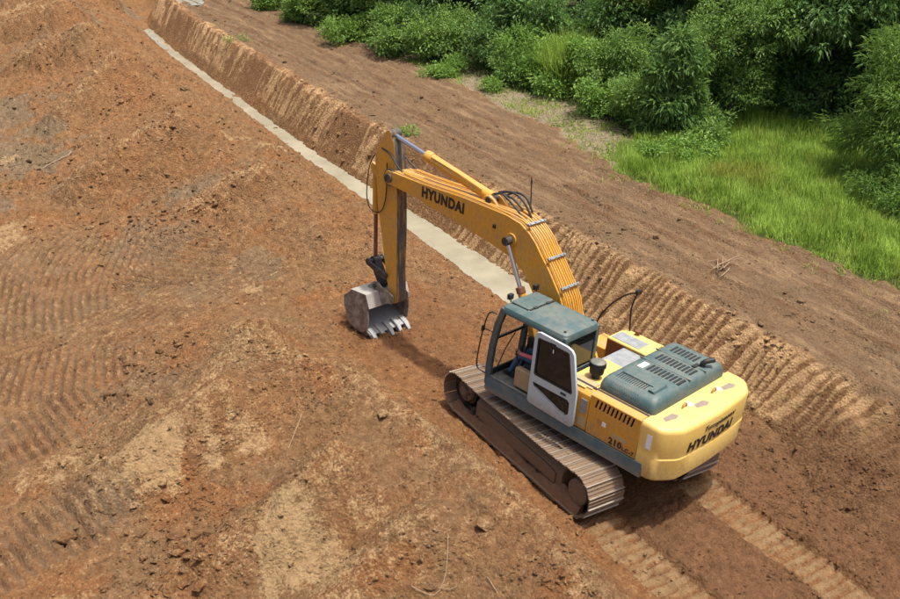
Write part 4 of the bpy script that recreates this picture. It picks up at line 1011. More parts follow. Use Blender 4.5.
# --- revolving frame and skirts
b = MB()
b.prism_xy([(-1.36, 1.24), (-1.36, -2.36), (1.36, -2.3), (1.36, .92), (.46, .92), (.46, .55), (-.34, .55), (-.34, 1.24)], 1.07, 1.27)
b.box(-1.372, -1.355, -2.34, 1.2, 1.06, 1.335)
b.box(1.352, 1.372, -2.25, .9, 1.06, 1.33)
upart(b, 'revolving_frame', 'skirt', .012)
b = MB()
for x in (-.33, .27): b.prism_uz([(-.35, 1.27), (.75, 1.27), (.78, 1.38), (.36, 1.86), (.156, 1.95), (-.02, 1.86)], x, x + .06)
b.cyl((-.42, .156, 1.75), (.42, .156, 1.75), .06)
upart(b, 'boom_bracket', 'boomyellow', .01)

# --- body panels
sec = [(-1.35, 1.337), (-1.35, 1.93), (-1.335, 2.02), (-1.27, 2.09), (-1.15, 2.115), (-1.10, 2.115), (-1.10, 2.06), (-1.22, 2.04), (-1.29, 1.99), (-1.30, 1.92), (-1.30, 1.337)]
b = MB(); b.prism_xz([(-1.345, 1.337), (-1.345, 1.93), (-1.33, 2.02), (-1.26, 2.09), (-1.12, 2.115), (-1.12, 1.337)], -1.128, -.52); sp = upart(b, 'side_panel', 'yellow', .008)
d = MB(); d.box(-1.355, -1.3445, -1.09, -.96, 1.66, 1.93); d.build('sticker', 'plate', sp)
d = MB(); d.box(-1.348, -1.3442, -1.1, -.95, 1.40, 1.58); d.build('sticker', 'faded_sticker', sp)
# vented engine door
slots = []
for i in range(10):
    u0 = -1.245 - i * .082; slots.append([(u0, 1.875), (u0 - .038, 1.875), (u0 - .075, 2.055), (u0 - .037, 2.055)])
b = MB(); b.plate([(-1.142, 1.337), (-2.19, 1.337), (-2.19, 2.085), (-1.142, 2.085)], slots, lambda a, bb, t: (t - max(0, (bb - 1.95)) * -.55 * 0 , a, bb), 0, -1.352, -1.31)
b.prism_xz([(-1.352, 2.086), (-1.30, 2.12), (-1.10, 2.12), (-1.10, 2.07), (-1.31, 2.06)], -2.19, -1.142)
ed = upart(b, 'engine_door', 'yellow', .006)
d = MB(); d.box(-1.305, -1.29, -2.18, -1.15, 1.8, 2.06); d.build('louvre_back', 'black', ed)
for i in range(10):
    u0 = -1.245 - i * .082
    d = MB(); d.prism_uz([(u0 - .004, 1.88), (u0 - .014, 1.88), (u0 - .05, 2.05), (u0 - .04, 2.05)], -1.335, -1.306); d.build('louvre_slat', 'decal', ed)
d = MB(); d.box(-1.358, -1.351, -1.53, -1.45, 1.62, 1.70); d.build('sticker', 'label_white', ed)
d = MB(); d.cyl((-1.353, -1.40, 1.69), (-1.365, -1.40, 1.69), .05, seg=16); d.build('latch', 'marker', ed)
d = MB(); d.box(-1.3545, -1.351, -1.98, -1.66, 1.52, 1.59); d.build('sticker', 'faded_sticker', ed)
lettering(ed, '210', .125, .27, (-1.3535, -1.63, 1.375), (0, -1, 0), (0, 0, 1), 'decal', .035)
lettering(ed, 'LC-7', .075, .24, (-1.3535, -1.915, 1.372), (0, -1, 0), (0, 0, 1), 'decal', .02)
# right-hand side panel
b = MB(); b.prism_xz([(1.345, 1.337), (1.345, 1.93), (1.33, 2.02), (1.26, 2.09), (1.10, 2.115), (1.10, 1.337)], -2.19, -1.13); upart(b, 'side_panel', 'yellow', .008)
# deck behind the cab, bulkheads
b = MB(); b.box(-1.118, -.13, -1.09, -.52, 1.95, 2.10); b.box(-1.28, -1.22, -.95, -.62, 2.085, 2.112); dk = upart(b, 'deck_plate', 'pale_yellow', .01)
d = MB(); d.box(-1.24, -.98, -1.06, -.60, 2.102, 2.118); d.build('deck_cover', 'faded_sticker', dk, .005)
d = MB(); d.box(-1.19, -1.14, -2.2, -.55, 2.118, 2.124); d.build('gutter', 'dark', dk)
b = MB(); b.box(-.12, .62, -1.06, -.40, 1.92, 2.03); cp = upart(b, 'tread_plate', 'plate', .008)
b = MB(); b.box(-1.1, 1.09, -2.18, -1.07, 1.3, 2.08); b.box(-.34, .72, -.44, -.41, 1.3, 1.92); b.box(-.9, -.35, -1.0, -.53, 1.28, 1.95); upart(b, 'engine_bay', 'dark')
# fuel tank and tool box on the right
b = MB(); b.box(.73, 1.345, -1.12, .07, 1.275, 2.03); ft = upart(b, 'fuel_tank', 'pale_yellow', .02)
d = MB(); d.box(.80, 1.13, -.62, .02, 2.032, 2.04); d.build('tread_plate', 'plate', ft)
d = MB(); d.cyl((1.28, -.25, 2.03), (1.28, -.25, 2.10), .045, seg=14); d.cyl((1.28, -.25, 2.10), (1.28, -.25, 2.125), .06, seg=14); d.build('filler_cap', 'rustrod', ft)
d = MB(); d.cyl((1.12, -.92, 2.03), (1.12, -.92, 2.075), .075, .07, 18); d.cyl((1.12, -.92, 2.075), (1.12, -.92, 2.12), .03, seg=10); d.build('filler_cap', 'marker', ft)
d = MB(); d.box(.722, .729, -.38, .05, 1.3, 2.0); d.build('inner_wall', 'rustrod', ft)
b = MB(); b.box(.78, 1.345, .1, .55, 1.275, 1.72); b.box(.78, 1.345, .56, .90, 1.275, 1.42); upart(b, 'step_box', 'yellow', .015)

# --- engine hood
def rrect(x0, x1, y0, y1, r, n=4):
    return arc(x1 - r, y1 - r, r, 0, 90, n) + arc(x0 + r, y1 - r, r, 90, 180, n) + arc(x0 + r, y0 + r, r, 180, 270, n) + arc(x1 - r, y0 + r, r, 270, 360, n)
def hring(dx, dy, z, r): return [(x, y, z) for x, y in rrect(-1.12 + dx, 1.13 - dx * .6, -2.24 + dy, -1.10 - dy, r)]
b = MB(); b.loft([hring(0, 0, 2.118, .09), hring(.0, .0, 2.20, .09), hring(.03, .02, 2.29, .10), hring(.09, .05, 2.345, .10), hring(.17, .10, 2.375, .10), hring(.30, .2, 2.385, .08)])
hood = upart(b, 'engine_hood', 'teal', 0, 30)
for xc_, u0, n in ((-.19, -1.48, 9), (.28, -1.34, 10), (.76, -1.34, 7)):
    for i in range(n):
        u = u0 - i * .078
        d = MB(); d.box(xc_ - .125, xc_ + .125, u - .046, u, 2.372, 2.3905); d.build('vent_slot', 'black', hood)
d = MB(); d.box(-.01, .01, -2.2, -1.14, 2.37, 2.3915); d.box(.5 - .01, .5 + .01, -2.2, -1.14, 2.37, 2.3908); d.build('hood_seam', 'teal_dark', hood)
for i in range(13):      # ribbed intake on the left shoulder
    u = -1.30 - i * .046
    d = MB(); d.tube([(-.72, u, 2.392), (-.90, u, 2.378), (-.985, u, 2.355), (-1.06, u, 2.31), (-1.105, u, 2.235)], .009, 6); d.build('intake_rib', 'black', hood)
d = MB(); d.prism_uz([(-1.28, 2.375), (-1.30, 2.41), (-1.92, 2.41), (-1.98, 2.375)], -.74, -.70); d.prism_uz([(-1.93, 2.37), (-1.95, 2.425), (-2.05, 2.425), (-2.08, 2.37)], -.92, -.52); d.build('intake_lip', 'teal', hood, .01)
d = MB(); d.box(-.33, -.10, -1.42, -1.31, 2.375, 2.3895); d.build('sticker', 'label_white', hood)
d = MB(); d.cyl((.62, -2.04, 2.38), (.62, -2.04, 2.47), .05, .05, 16); d.tube([(.62, -2.04, 2.43), (.63, -2.06, 2.475), (.68, -2.1, 2.50), (.78, -2.16, 2.515)], .048, 12, 0, 4); d.box(.44, .60, -2.0, -1.93, 2.385, 2.41); d.build('exhaust_pipe', 'black', hood)

# --- pre-cleaner
b = MB(); b.cyl((-.84, -.84, 2.10), (-.84, -.84, 2.2), .075, seg=18); b.cyl((-.84, -.84, 2.2), (-.84, -.84, 2.33), .125, .135, 22, 1); b.cyl((-.84, -.84, 2.33), (-.84, -.84, 2.42), .155, .15, 22, 1); b.cyl((-.84, -.84, 2.42), (-.84, -.84, 2.445), .145, .10, 22, 2)
upart(b, 'pre_cleaner', ['dark', 'black', 'teal_dark'], .006)

# --- counterweight
half = [(1.36, -2.2), (1.365, -2.48), (1.345, -2.56), (1.29, -2.63), (1.10, -2.765), (1.0, -2.81), (.7, -2.84), (.35, -2.86)]
plan = half + [(0, -2.87)] + [(-x, y) for x, y in reversed(half)]
def cring(s, z, dyr=0.0):
    out = []
    for x, y in plan:
        if y > -2.21: out.append((x * (1 - s * .4), y, z)); continue
        out.append((x * (1 - s * .55), y + s * 1.0 + dyr, z))
    return out
b = MB(); b.loft([cring(.10, 1.085), cring(.035, 1.10), cring(.01, 1.14), cring(.0, 1.52), cring(.012, 1.545), cring(.004, 1.70), cring(.0, 2.02), cring(.008, 2.055), cring(.025, 2.085), cring(.05, 2.104), cring(.09, 2.114), cring(.3, 2.116)])
cw = upart(b, 'counterweight', 'pale_yellow', 0, 28)
for (u, v) in ((-2.44, -.91), (-2.53, -.1), (-2.5, .82)):
    d = MB(); d.prism_xy([(v - .17, u - .02), (v - .12, u + .07), (v + .13, u + .06), (v + .19, u - .04), (v + .06, u - .08)], 2.098, 2.1185); d.build('lifting_pocket', 'patch', cw)
for (u, v) in ((-2.40, -.43), (-2.44, .44)):
    d = MB(); d.tube([(v - .06, u, 2.10), (v - .06, u, 2.15), (v - .03, u, 2.19), (v + .03, u, 2.19), (v + .06, u, 2.15), (v + .06, u, 2.10)], .016, 8, 0, 3); d.build('lifting_eye', 'marker', cw)
    d = MB(); d.box(v + .10, v + .22, u - .05, u + .07, 2.10, 2.119); d.build('sticker', 'label_white', cw)
d = MB(); d.box(-1.3675, -1.362, -2.44, -2.34, 1.66, 1.93); d.build('sticker', 'label_white', cw)
def cw_wrap(p, dz):
    xs = [q[0] for q in plan][::-1]; ysn = [q[1] for q in plan][::-1]
    s = np.interp(p.z, [1.52, 1.545, 1.70, 1.98, 2.03, 2.07], [0, .012, .004, 0, .008, .03])
    yy = float(np.interp(p.x, xs[1:-1], ysn[1:-1])) + s
    return Vector((p.x, yy - .004 - dz, p.z))
lettering(cw, 'HYUNDAI', .19, 1.36, (-.84, -2.85, 1.60), (1, 0, 0), (0, 0, 1), 'decal', .042, .10, cw_wrap)
lettering(cw, 'Turropiemonor', .135, .98, (-.42, -2.85, 1.83), (1, 0, 0), (0, 0, 1), 'decal_faded', .012, .35, cw_wrap)

# --- cab
FP = [(1.25, 1.18), (1.262, 1.57), (1.235, 2.01), (1.155, 2.5), (1.04, 2.86)]   # front pillar curve (u, z)
XL, XR = -1.37, -.39
b = MB(); b.box(XL, XR, -.47, 1.24, 1.20, 1.36); b.box(XL + .002, XL + .07, -.46, 1.2, 1.36, 1.40)
cab = upart(b, 'cab', 'teal_dark', .015); tag(cab, 'teal operator cab with its door swung fully back')
def pillar(name, pts, x, wx, wy, mat='teal_dark'):
    d = MB(); d.loft([[(x - wx / 2, u - wy / 2, z), (x + wx / 2, u - wy / 2, z), (x + wx / 2, u + wy / 2, z), (x - wx / 2, u + wy / 2, z)] for u, z in pts]); return d.build(name, mat, cab, .012)
pillar('pillar', [(u - .06, z) for u, z in FP], XL + .045, .085, .13)
pillar('pillar', [(u - .06, z) for u, z in FP], XR - .045, .085, .12)
pillar('pillar', [(.10, 1.36), (.10, 2.85)], XL + .045, .08, .10, 'teal')
pillar('pillar', [(-.42, 1.3), (-.42, 2.86)], XL + .045, .085, .10, 'teal')
pillar('pillar', [(-.42, 1.3), (-.42, 2.86)], XR - .045, .085, .10, 'teal_dark')
d = MB(); d.box(XL + .02, XR - .02, -.46, -.42, 1.36, 2.12); d.build('rear_panel', 'teal_dark', cab, .006)
d = MB(); d.box(XL + .01, XL + .05, -.40, .06, 1.36, 2.02); d.build('side_wall', 'teal_dark', cab)
d = MB(); d.box(XR - .06, XR - .01, -.40, 1.15, 1.3, 1.72); d.build('side_wall', 'teal', cab)
d = MB(); d.box(XL + .09, XR - .09, 1.165, 1.205, 1.36, 1.48); d.build('front_rail', 'black', cab)
d = MB(); d.box(XL + .09, XR - .09, 1.155, 1.19, 2.12, 2.165); d.build('front_rail', 'black', cab)
def roof_ring(d_, z, r): return [(x, y, z) for x, y in rrect(XL - .005 + d_, XR + .005 - d_, -.475 + d_, 1.055 - d_, r)]
d = MB(); d.loft([roof_ring(.03, 2.76, .09), roof_ring(.0, 2.78, .10), roof_ring(.0, 2.84, .10), roof_ring(.025, 2.895, .10), roof_ring(.07, 2.925, .10), roof_ring(.2, 2.94, .06)]); d.build('roof', 'teal', cab, 0, 30)
d = MB(); d.prism_xy(rrect(-1.18, -.47, .56, .99, .05), 2.935, 2.958); d.build('roof_hatch', 'teal', cab, .008)
d = MB(); d.box(-1.17, -.48, .525, .552, 2.937, 2.95); d.box(-1.195, -1.185, .56, .96, 2.932, 2.948); d.build('hatch_seal', 'black', cab)
for v in (-1.0, -.65):
    d = MB(); d.box(v - .05, v + .05, .515, .57, 2.94, 2.97); d.build('hatch_hinge', 'dark', cab, .004)
for v in (-1.17, -.46):
    d = MB(); d.cyl((v, 1.0, 2.93), (v, 1.0, 3.0), .012, seg=8); d.box(v - .055, v + .055, .985, 1.055, 2.985, 3.085); d.build('work_light', 'black', cab, .01)
for (v, u) in ((-1.27, -.36), (-.5, -.36)):
    d = MB(); d.cyl((v, u, 2.92), (v, u, 2.96), .025, seg=10); d.build('roof_bolt', 'teal_dark', cab)
# panes
def pane(name, vs, mat='glass'):
    me = bpy.data.meshes.new(name); a, b_, c, d_ = [Vector(v) for v in vs]; nrm = (b_ - a).cross(c - a).normalized() * .006
    q = MB(); q._add([a, b_, c, d_, a + nrm, b_ + nrm, c + nrm, d_ + nrm], [(0, 1, 2, 3), (7, 6, 5, 4), (0, 4, 5, 1), (1, 5, 6, 2), (2, 6, 7, 3), (3, 7, 4, 0)]); return q.build(name, mat, cab)
for (u0, z0), (u1, z1) in zip(FP[:-1], FP[1:]):
    pane('windscreen', [(XL + .09, u0 - .03, z0 if z0 > 1.2 else 1.37), (XR - .09, u0 - .03, z0 if z0 > 1.2 else 1.37), (XR - .09, u1 - .03, z1), (XL + .09, u1 - .03, z1)])
pane('rear_window', [(XL + .09, -.44, 2.13), (XR - .09, -.44, 2.13), (XR - .09, -.44, 2.77), (XL + .09, -.44, 2.77)], 'glass_dark')
pane('side_window', [(XR - .03, -.36, 1.73), (XR - .03, 1.12, 1.73), (XR - .03, 1.0, 2.78), (XR - .03, -.36, 2.78)])
pane('side_window', [(XL + .03, -.36, 2.03), (XL + .03, .05, 2.03), (XL + .03, .05, 2.78), (XL + .03, -.36, 2.78)], 'glass_dark')
# inside the cab
d = MB(); d.box(-1.12, -.62, .06, .56, 1.70, 1.83); d.loft([[(-1.11, .02, 1.82), (-.63, .02, 1.82), (-.63, .15, 1.82), (-1.11, .15, 1.82)], [(-1.10, -.10, 2.42), (-.64, -.10, 2.42), (-.64, .02, 2.42), (-1.10, .02, 2.42)]]); d.box(-.98, -.76, -.13, -.03, 2.42, 2.62); d.box(-1.05, -.7, .1, .5, 1.36, 1.70); d.build('seat', 'seat', cab, .04)
d = MB(); d.box(-1.29, -1.16, .14, .62, 1.40, 1.80); d.build('console', 'tan', cab, .03)
d = MB(); d.box(-.58, -.47, .1, .72, 1.36, 1.86); d.build('console', 'seat', cab, .03)
for v in (-1.22, -.53):
    d = MB(); d.cyl((v, .60, 1.80), (v, .67, 2.0), .014, seg=8); d.cyl((v, .67, 2.0), (v, .68, 2.08), .025, .02, 10); d.build('joystick', 'black', cab)
for v in (-.98, -.80):
    d = MB(); d.tube([(v, .86, 1.36), (v, .84, 1.7), (v, .78, 1.98)], .013, 8); d.cyl((v, .78, 1.98), (v, .76, 2.06), .022, seg=8); d.box(v - .06, v + .06, .8, 1.02, 1.38, 1.41); d.build('travel_lever', 'black', cab)
d = MB(); d.box(-.6, -.5, .75, .95, 1.75, 2.05); d.build('monitor', 'black', cab, .01)
d = MB(); d.tube([(-1.12, 1.17, 1.5), (-.95, 1.18, 1.8), (-.72, 1.165, 2.1)], .012, 6); d.build('wiper', 'black', cab)
d = MB(); d.cyl((-1.16, -.28, 1.42), (-1.16, -.28, 1.98), .10, .10, 14); d.cyl((-1.16, -.28, 1.98), (-1.16, -.28, 2.06), .10, .03, 14); d.build('extinguisher', 'redbox', cab)
# front handrail and mirror on the left
b = MB(); b.tube([(-1.31, 1.17, 2.66), (-1.36, 1.31, 2.64), (-1.38, 1.39, 2.34), (-1.38, 1.46, 1.85), (-1.38, 1.47, 1.5), (-1.36, 1.40, 1.40), (-1.33, 1.22, 1.38)], .014, 8, 0, 4)
b.tube([(-1.38, 1.40, 2.30), (-1.34, 1.2, 2.28)], .010, 6); b.box(-1.43, -1.35, 1.385, 1.41, 2.25, 2.36)
upart(b, 'cab_handrail', 'rail')
# right-hand handrail
b = MB(); b.tube([(1.3, -.05, 2.03), (1.3, -.02, 2.28), (1.3, 0, 2.5), (1.3, -.04, 2.72), (1.3, -.08, 2.86)], .018, 8, 0, 4)
b.tube([(1.3, -.08, 2.86), (1.3, .12, 2.76), (1.3, .35, 2.55), (1.3, .55, 2.29), (1.3, .70, 2.0), (1.3, .76, 1.7), (1.3, .76, 1.40)], .018, 8, 0, 4); b.box(1.25, 1.38, -.12, -.05, 2.84, 2.92)
upart(b, 'deck_handrail', 'rail')

# --- door, folded back against the body
dout = [(.12, 2.70), (.09, 2.79), (.02, 2.82), (-.60, 2.80), (-.70, 2.77), (-.76, 2.70), (-.92, 2.03), (-.93, 1.75), (-.94, 1.46), (-.93, 1.38), (-.87, 1.345), (.06, 1.385), (.11, 1.42)]
dw1 = [(.03, 2.68), (0.0, 2.71), (-.62, 2.70), (-.66, 2.66), (-.82, 2.02), (-.80, 1.985), (.0, 1.99), (.025, 2.02)]
dw2 = [(.015, 1.83), (-.75, 1.83), (-.80, 1.79), (-.81, 1.58), (-.76, 1.54), (-.62, 1.55), (-.36, 1.64), (-.02, 1.76)]
b = MB(); b.plate(dout, [dw1, dw2], lambda a, bb, t: (t, a, bb), 0, -1.475, -1.425); door = upart(b, 'cab_door', 'doorgrey', .012); tag(door, 'pale grey cab door folded back against the side')
for w in (dw1, dw2):
    c_ = (sum(p[0] for p in w) / len(w), sum(p[1] for p in w) / len(w))
    d = MB(); d.prism_uz([(c_[0] + (p[0] - c_[0]) * 1.015, c_[1] + (p[1] - c_[1]) * 1.015) for p in w], -1.455, -1.448); d.build('window_pane', 'glass_dark', door)
    d = MB(); d.plate([(c_[0] + (p[0] - c_[0]) * 1.03, c_[1] + (p[1] - c_[1]) * 1.03) for p in w], [[(c_[0] + (p[0] - c_[0]) * .96, c_[1] + (p[1] - c_[1]) * .96) for p in w]], lambda a, bb, t: (t, a, bb), 0, -1.4775, -1.4755); d.build('window_seal', 'black', door)
d = MB(); d.box(-1.495, -1.476, -.72, -.60, 1.89, 1.93); d.build('door_handle', 'black', door, .006)
d = MB(); d.cyl((-1.452, .10, 1.5), (-1.452, .10, 1.62), .022, seg=10); d.cyl((-1.452, .10, 2.5), (-1.452, .10, 2.62), .022, seg=10); d.box(-1.44, -1.36, .07, .12, 1.52, 1.60); d.box(-1.44, -1.36, .07, .12, 2.52, 2.60); d.build('hinge', 'teal_dark', door)
d = MB(); d.box(-1.4785, -1.476, -.33, -.31, 2.56, 2.63); d.build('sticker', 'label_white', door)

# --- boom
BT = [(-.02, 1.86), (.28, 2.42), (.61, 2.96), (.94, 3.36), (1.14, 3.56), (1.32, 3.76), (1.50, 3.90), (1.74, 4.02), (2.1, 4.075), (3.25, 4.07), (4.48, 4.00), (5.25, 3.985)]
BB = [(5.30, 3.68), (4.72, 3.655), (3.25, 3.475), (2.5, 3.39), (1.98, 3.30), (1.70, 3.20), (1.46, 3.04), (1.23, 2.76), (.80, 2.22), (.34, 1.66)]
tipc, footc = (5.45, 3.83), (.156, 1.75)
poly = BT + arc(tipc[0], tipc[1], .16, 75, -90, 8) + BB + arc(footc[0], footc[1], .15, -30, -190, 7)
b = MB(); b.prism_uz(poly, -.26, .26); boom = upart(b, 'boom', 'boomyellow', .014)
def fork(): pass
d = MB(); d.cyl((-.30, 1.90, 3.64), (.30, 1.90, 3.64), .13, seg=20); d.build('pin_boss', 'boomyellow', boom, .006)
d = MB(); d.cyl((-.31, 5.45, 3.83), (.31, 5.45, 3.83), .10, seg=20); d.build('pin_boss', 'grease', boom, .006)
d = MB(); d.box(-.28, -.262, 2.33, 2.40, 3.72, 3.79); d.cyl((-.30, 2.36, 3.77), (-.26, 2.36, 3.77), .03, seg=10); d.build('work_light', 'black', boom)
d = MB(); d.box(-.2635, -.2605, 1.62, 1.64, 3.18, 3.95); d.build('weld_seam', 'boomyellow', boom)
for x in (-.16, .08): 
    d = MB(); d.prism_uz([(2.36, 4.06), (2.92, 4.06), (2.80, 4.22), (2.68, 4.26), (2.56, 4.22)], x, x + .08); d.build('cylinder_lug', 'boomyellow', boom, .01)
lettering(boom, 'HYUNDAI', .235, 1.22, (-.2625, 4.42, 3.722), (0, -1, .005), (0, .01, 1), 'decal', .045)
# steel lines over the bend and down the back of the boom, each a tube
def offs(pts, d_):
    out = []
    for i, (u, z) in enumerate(pts):
        a = pts[max(i - 1, 0)]; c = pts[min(i + 1, len(pts) - 1)]; t = Vector((c[0] - a[0], c[1] - a[1])).normalized(); out.append((u - t.y * d_, z + t.x * d_))
    return out
back = offs([(.50, 2.78), (.61, 2.96), (.94, 3.36), (1.14, 3.56), (1.32, 3.76), (1.50, 3.90), (1.74, 4.02), (2.0, 4.07)], .05)
for i, x in enumerate((-.205, -.145, -.085, -.02, .05, .11, .17, .225)):
    n = len(back) if i % 2 else len(back) - 1
    d = MB(); pts = [(x * .8, .30, 2.42)] + [(x, u, z) for u, z in back[:n]]
    if i in (0, 1, 6, 7):   # these run on along the top to the arm
        ex = {0: -.225, 1: -.165, 6: .165, 7: .225}[i]
        pts += [(ex, 2.5, 4.115), (ex, 3.3, 4.105), (ex, 4.4, 4.045), (ex * .9, 5.1, 4.04)]
    d.tube(pts, .022 if i in (1, 3, 5) else .017, 8, 0, 3); d.build('hydraulic_line', 'boomyellow', boom)
for (u, z, an) in ((.64, 3.05, 51), (1.04, 3.50, 50), (1.60, 3.99, 30)):
    d = MB(); m4 = Matrix.Translation((0, u - .03, z + .03)) @ Matrix.Rotation(R(an), 4, 'X'); d.box(-.25, .25, -.025, .025, .012, .05, 0, m4); 
    for x in (-.2, -.05, .1, .2): d.cyl(m4 @ Vector((x, 0, .05)), m4 @ Vector((x, 0, .068)), .018, seg=6)
    d.build('line_clamp', 'plate', boom, .004)
for (x, pts) in ((-.08, [(2.62, 4.30), (2.40, 4.36), (2.12, 4.24), (1.86, 4.09)]), (.03, [(2.60, 4.32), (2.26, 4.42), (1.96, 4.33), (1.72, 4.08)]), (.12, [(2.62, 4.28), (2.3, 4.26), (2.0, 4.12), (1.75, 4.06)]), (.17, [(2.6, 4.2), (2.3, 4.38), (2.02, 4.36), (1.82, 4.12)])):
    d = MB(); d.tube([(x, u, z) for u, z in pts], .022, 8, 0, 5); d.build('hydraulic_hose', 'black', boom)
for (x0, x1, pts) in ((-.2, -.14, [(5.1, 4.04), (5.3, 4.12), (5.55, 4.3), (5.86, 4.36)]), (.2, .1, [(5.1, 4.04), (5.32, 4.16), (5.6, 4.36), (5.86, 4.40)])):
    d = MB(); d.tube([(x0 + (x1 - x0) * i / 3, u, z) for i, (u, z) in enumerate(pts)], .018, 8, 0, 5); d.build('hydraulic_hose', 'black', boom)

# --- cylinders
for x in (-.39, .39):
    b = MB(); f0, f1 = Vector((x, .62, 1.34)), Vector((x, 1.90, 3.64)); t = (f1 - f0).normalized()
    b.cyl(f0 + t * .1, f0 + t * 1.62, .075, seg=20); b.cyl(f0 + t * 1.60, f0 + t * 1.72, .088, seg=20, mi=3); b.cyl(f0 + t * 1.7, f1 - t * .08, .042, seg=16, mi=1)
    b.cyl(f1 - Vector((.07, 0, 0)), f1 + Vector((.07, 0, 0)), .085, seg=18, mi=2); b.cyl(f0 - Vector((.06, 0, 0)), f0 + Vector((.06, 0, 0)), .08, seg=16, mi=2)
    upart(b, 'boom_cylinder', ['boomyellow', 'chrome', 'grease', 'rustrod'], .004)
b = MB(); p0, p1 = Vector((0, 2.68, 4.17)), Vector((0, 5.67, 4.69)); t = (p1 - p0).normalized()
b.cyl(p0 + t * .1, p0 + t * 1.83, .108, seg=24); b.cyl(p0 + t * 1.8, p0 + t * 1.97, .122, seg=24); b.cyl(p0 + t * .04, p0 + t * .14, .118, seg=24); b.cyl(p0 + t * 1.97, p1 - t * .1, .055, seg=18, mi=1)
b.cyl(p1 - Vector((.1, 0, 0)), p1 + Vector((.1, 0, 0)), .085, seg=18, mi=2); b.cyl(p0 - Vector((.18, 0, 0)), p0 + Vector((.18, 0, 0)), .07, seg=16, mi=3)
b.tube([p0 + t * .25 + Vector((-.1, 0, .09)), p0 + t * .9 + Vector((-.09, 0, .1)), p0 + t * 1.75 + Vector((-.09, 0, .08))], .014, 6)
upart(b, 'arm_cylinder', ['boomyellow', 'chrome', 'worn', 'grease'], .006)

# --- arm
apoly = [(5.57, 4.66)] + arc(5.67, 4.69, .11, 170, 20, 5) + [(6.04, 4.28), (6.06, 4.05), (6.01, 3.80), (5.90, 3.06), (5.68, 2.29), (5.47, 1.42)] + arc(5.21, 1.05, .13, 20, -160, 7) + [(5.17, 1.7), (5.22, 2.68), (5.30, 3.50), (5.36, 3.98), (5.48, 4.55)]
b = MB(); b.prism_uz(apoly, -.145, .145, 0, 1); arm = upart(b, 'arm', ['boomyellow', 'worn_arm'], .012)
for s in (-1, 1):      # boom nose cheeks either side of the arm
    d = MB(); d.cyl((s * .18, 5.45, 3.83), (s * .25, 5.45, 3.83), .19, seg=22); d.build('pin_boss', 'grease', arm, .01)
d = MB(); d.tube([(-.19, 6.0, 4.2), (-.24, 6.12, 3.9), (-.25, 6.16, 3.3), (-.23, 6.05, 2.95), (-.19, 5.75, 2.95), (-.185, 5.6, 3.35), (-.185, 5.62, 4.1)], .013, 6, 0, 5); d.build('hydraulic_hose', 'black', arm)
for x in (-.11, .05):
    d = MB(); d.prism_uz([(6.03, 3.9), (6.2, 3.95), (6.24, 3.82), (6.16, 3.72), (5.99, 3.6)], x, x + .06); d.build('cylinder_lug', 'boomyellow', arm, .008)
b = MB(); p0, p1 = Vector((0, 6.17, 3.83)), Vector((0, 6.03, 1.66)); t = (p1 - p0).normalized()
b.cyl(p0 + t * .06, p0 + t * .98, .075, seg=18); b.cyl(p0 + t * .96, p0 + t * 1.06, .088, seg=18); b.cyl(p0 + t * 1.06, p1 - t * .06, .045, seg=14, mi=1)
b.cyl(p1 - Vector((.2, 0, 0)), p1 + Vector((.2, 0, 0)), .06, seg=14, mi=2); b.cyl(p1 - Vector((.07, 0, 0)), p1 + Vector((.07, 0, 0)), .1, seg=16, mi=2)
upart(b, 'bucket_cylinder', ['boomyellow', 'rustrod', 'grease'], .004)
b = MB()
for x in (-.235, .18):
    b.prism_uz(arc(6.03, 1.66, .085, 20, 170, 5) + arc(5.48, 1.52, .08, 120, 290, 5) + arc(6.03, 1.66, .085, -60, 10, 2), x, x + .055)
b.cyl((-.25, 5.48, 1.52), (.25, 5.48, 1.52), .05, seg=14)
upart(b, 'tipping_link', 'grease', .008)
b = MB(); b.prism_uz(arc(6.03, 1.66, .1, -20, 180, 6) + arc(5.72, 1.20, .09, 160, 320, 6), -.10, .10); b.cyl((-.3, 5.72, 1.20), (.3, 5.72, 1.20), .05, seg=14)
upart(b, 'bucket_link', 'dark', .01)

# --- bucket
shell = [(5.49, .80), (5.62, 1.085), (6.12, 1.03), (6.37, .80), (6.35, .56), (6.14, .17), (5.82, .10), (5.55, .08)]
inn = [(5.525, .79), (5.635, 1.045), (6.10, .99), (6.33, .78), (6.31, .57), (6.11, .21), (5.82, .14), (5.56, .115)]
b = MB(); b.prism_uz(shell + inn[::-1], -.58, .58, 0, 0)
bk = upart(b, 'bucket', 'bucket', .006)
side = shell[:-1] + [(5.70, .12), (5.60, .30), (5.54, .52)]
for x in (-.615, .58):
    d = MB(); d.prism_uz(side, x, x + .035); d.build('side_plate', 'bucket', bk, .008)
    d = MB(); d.prism_uz([(5.72, .10), (5.50, .24), (5.47, .52), (5.52, .80), (5.58, .80), (5.60, .5), (5.66, .3)], x - .012 if x < 0 else x + .018, x + .02 if x < 0 else x + .05); d.build('side_cutter', 'bucket', bk, .008)
d = MB(); d.prism_uz([(5.48, .79), (5.61, 1.09), (6.12, 1.035), (6.125, 1.052), (5.60, 1.108), (5.462, .80)], -.62, .62); d.build('top_plate', 'lip', bk, .004)
d = MB(); d.prism_uz([(6.22, .50), (6.0, .36), (5.7, .22), (5.42, .115), (5.41, .15), (5.7, .26), (6.0, .41), (6.2, .55)], -.578, .578); d.build('cutting_edge', 'worn', bk, .004)
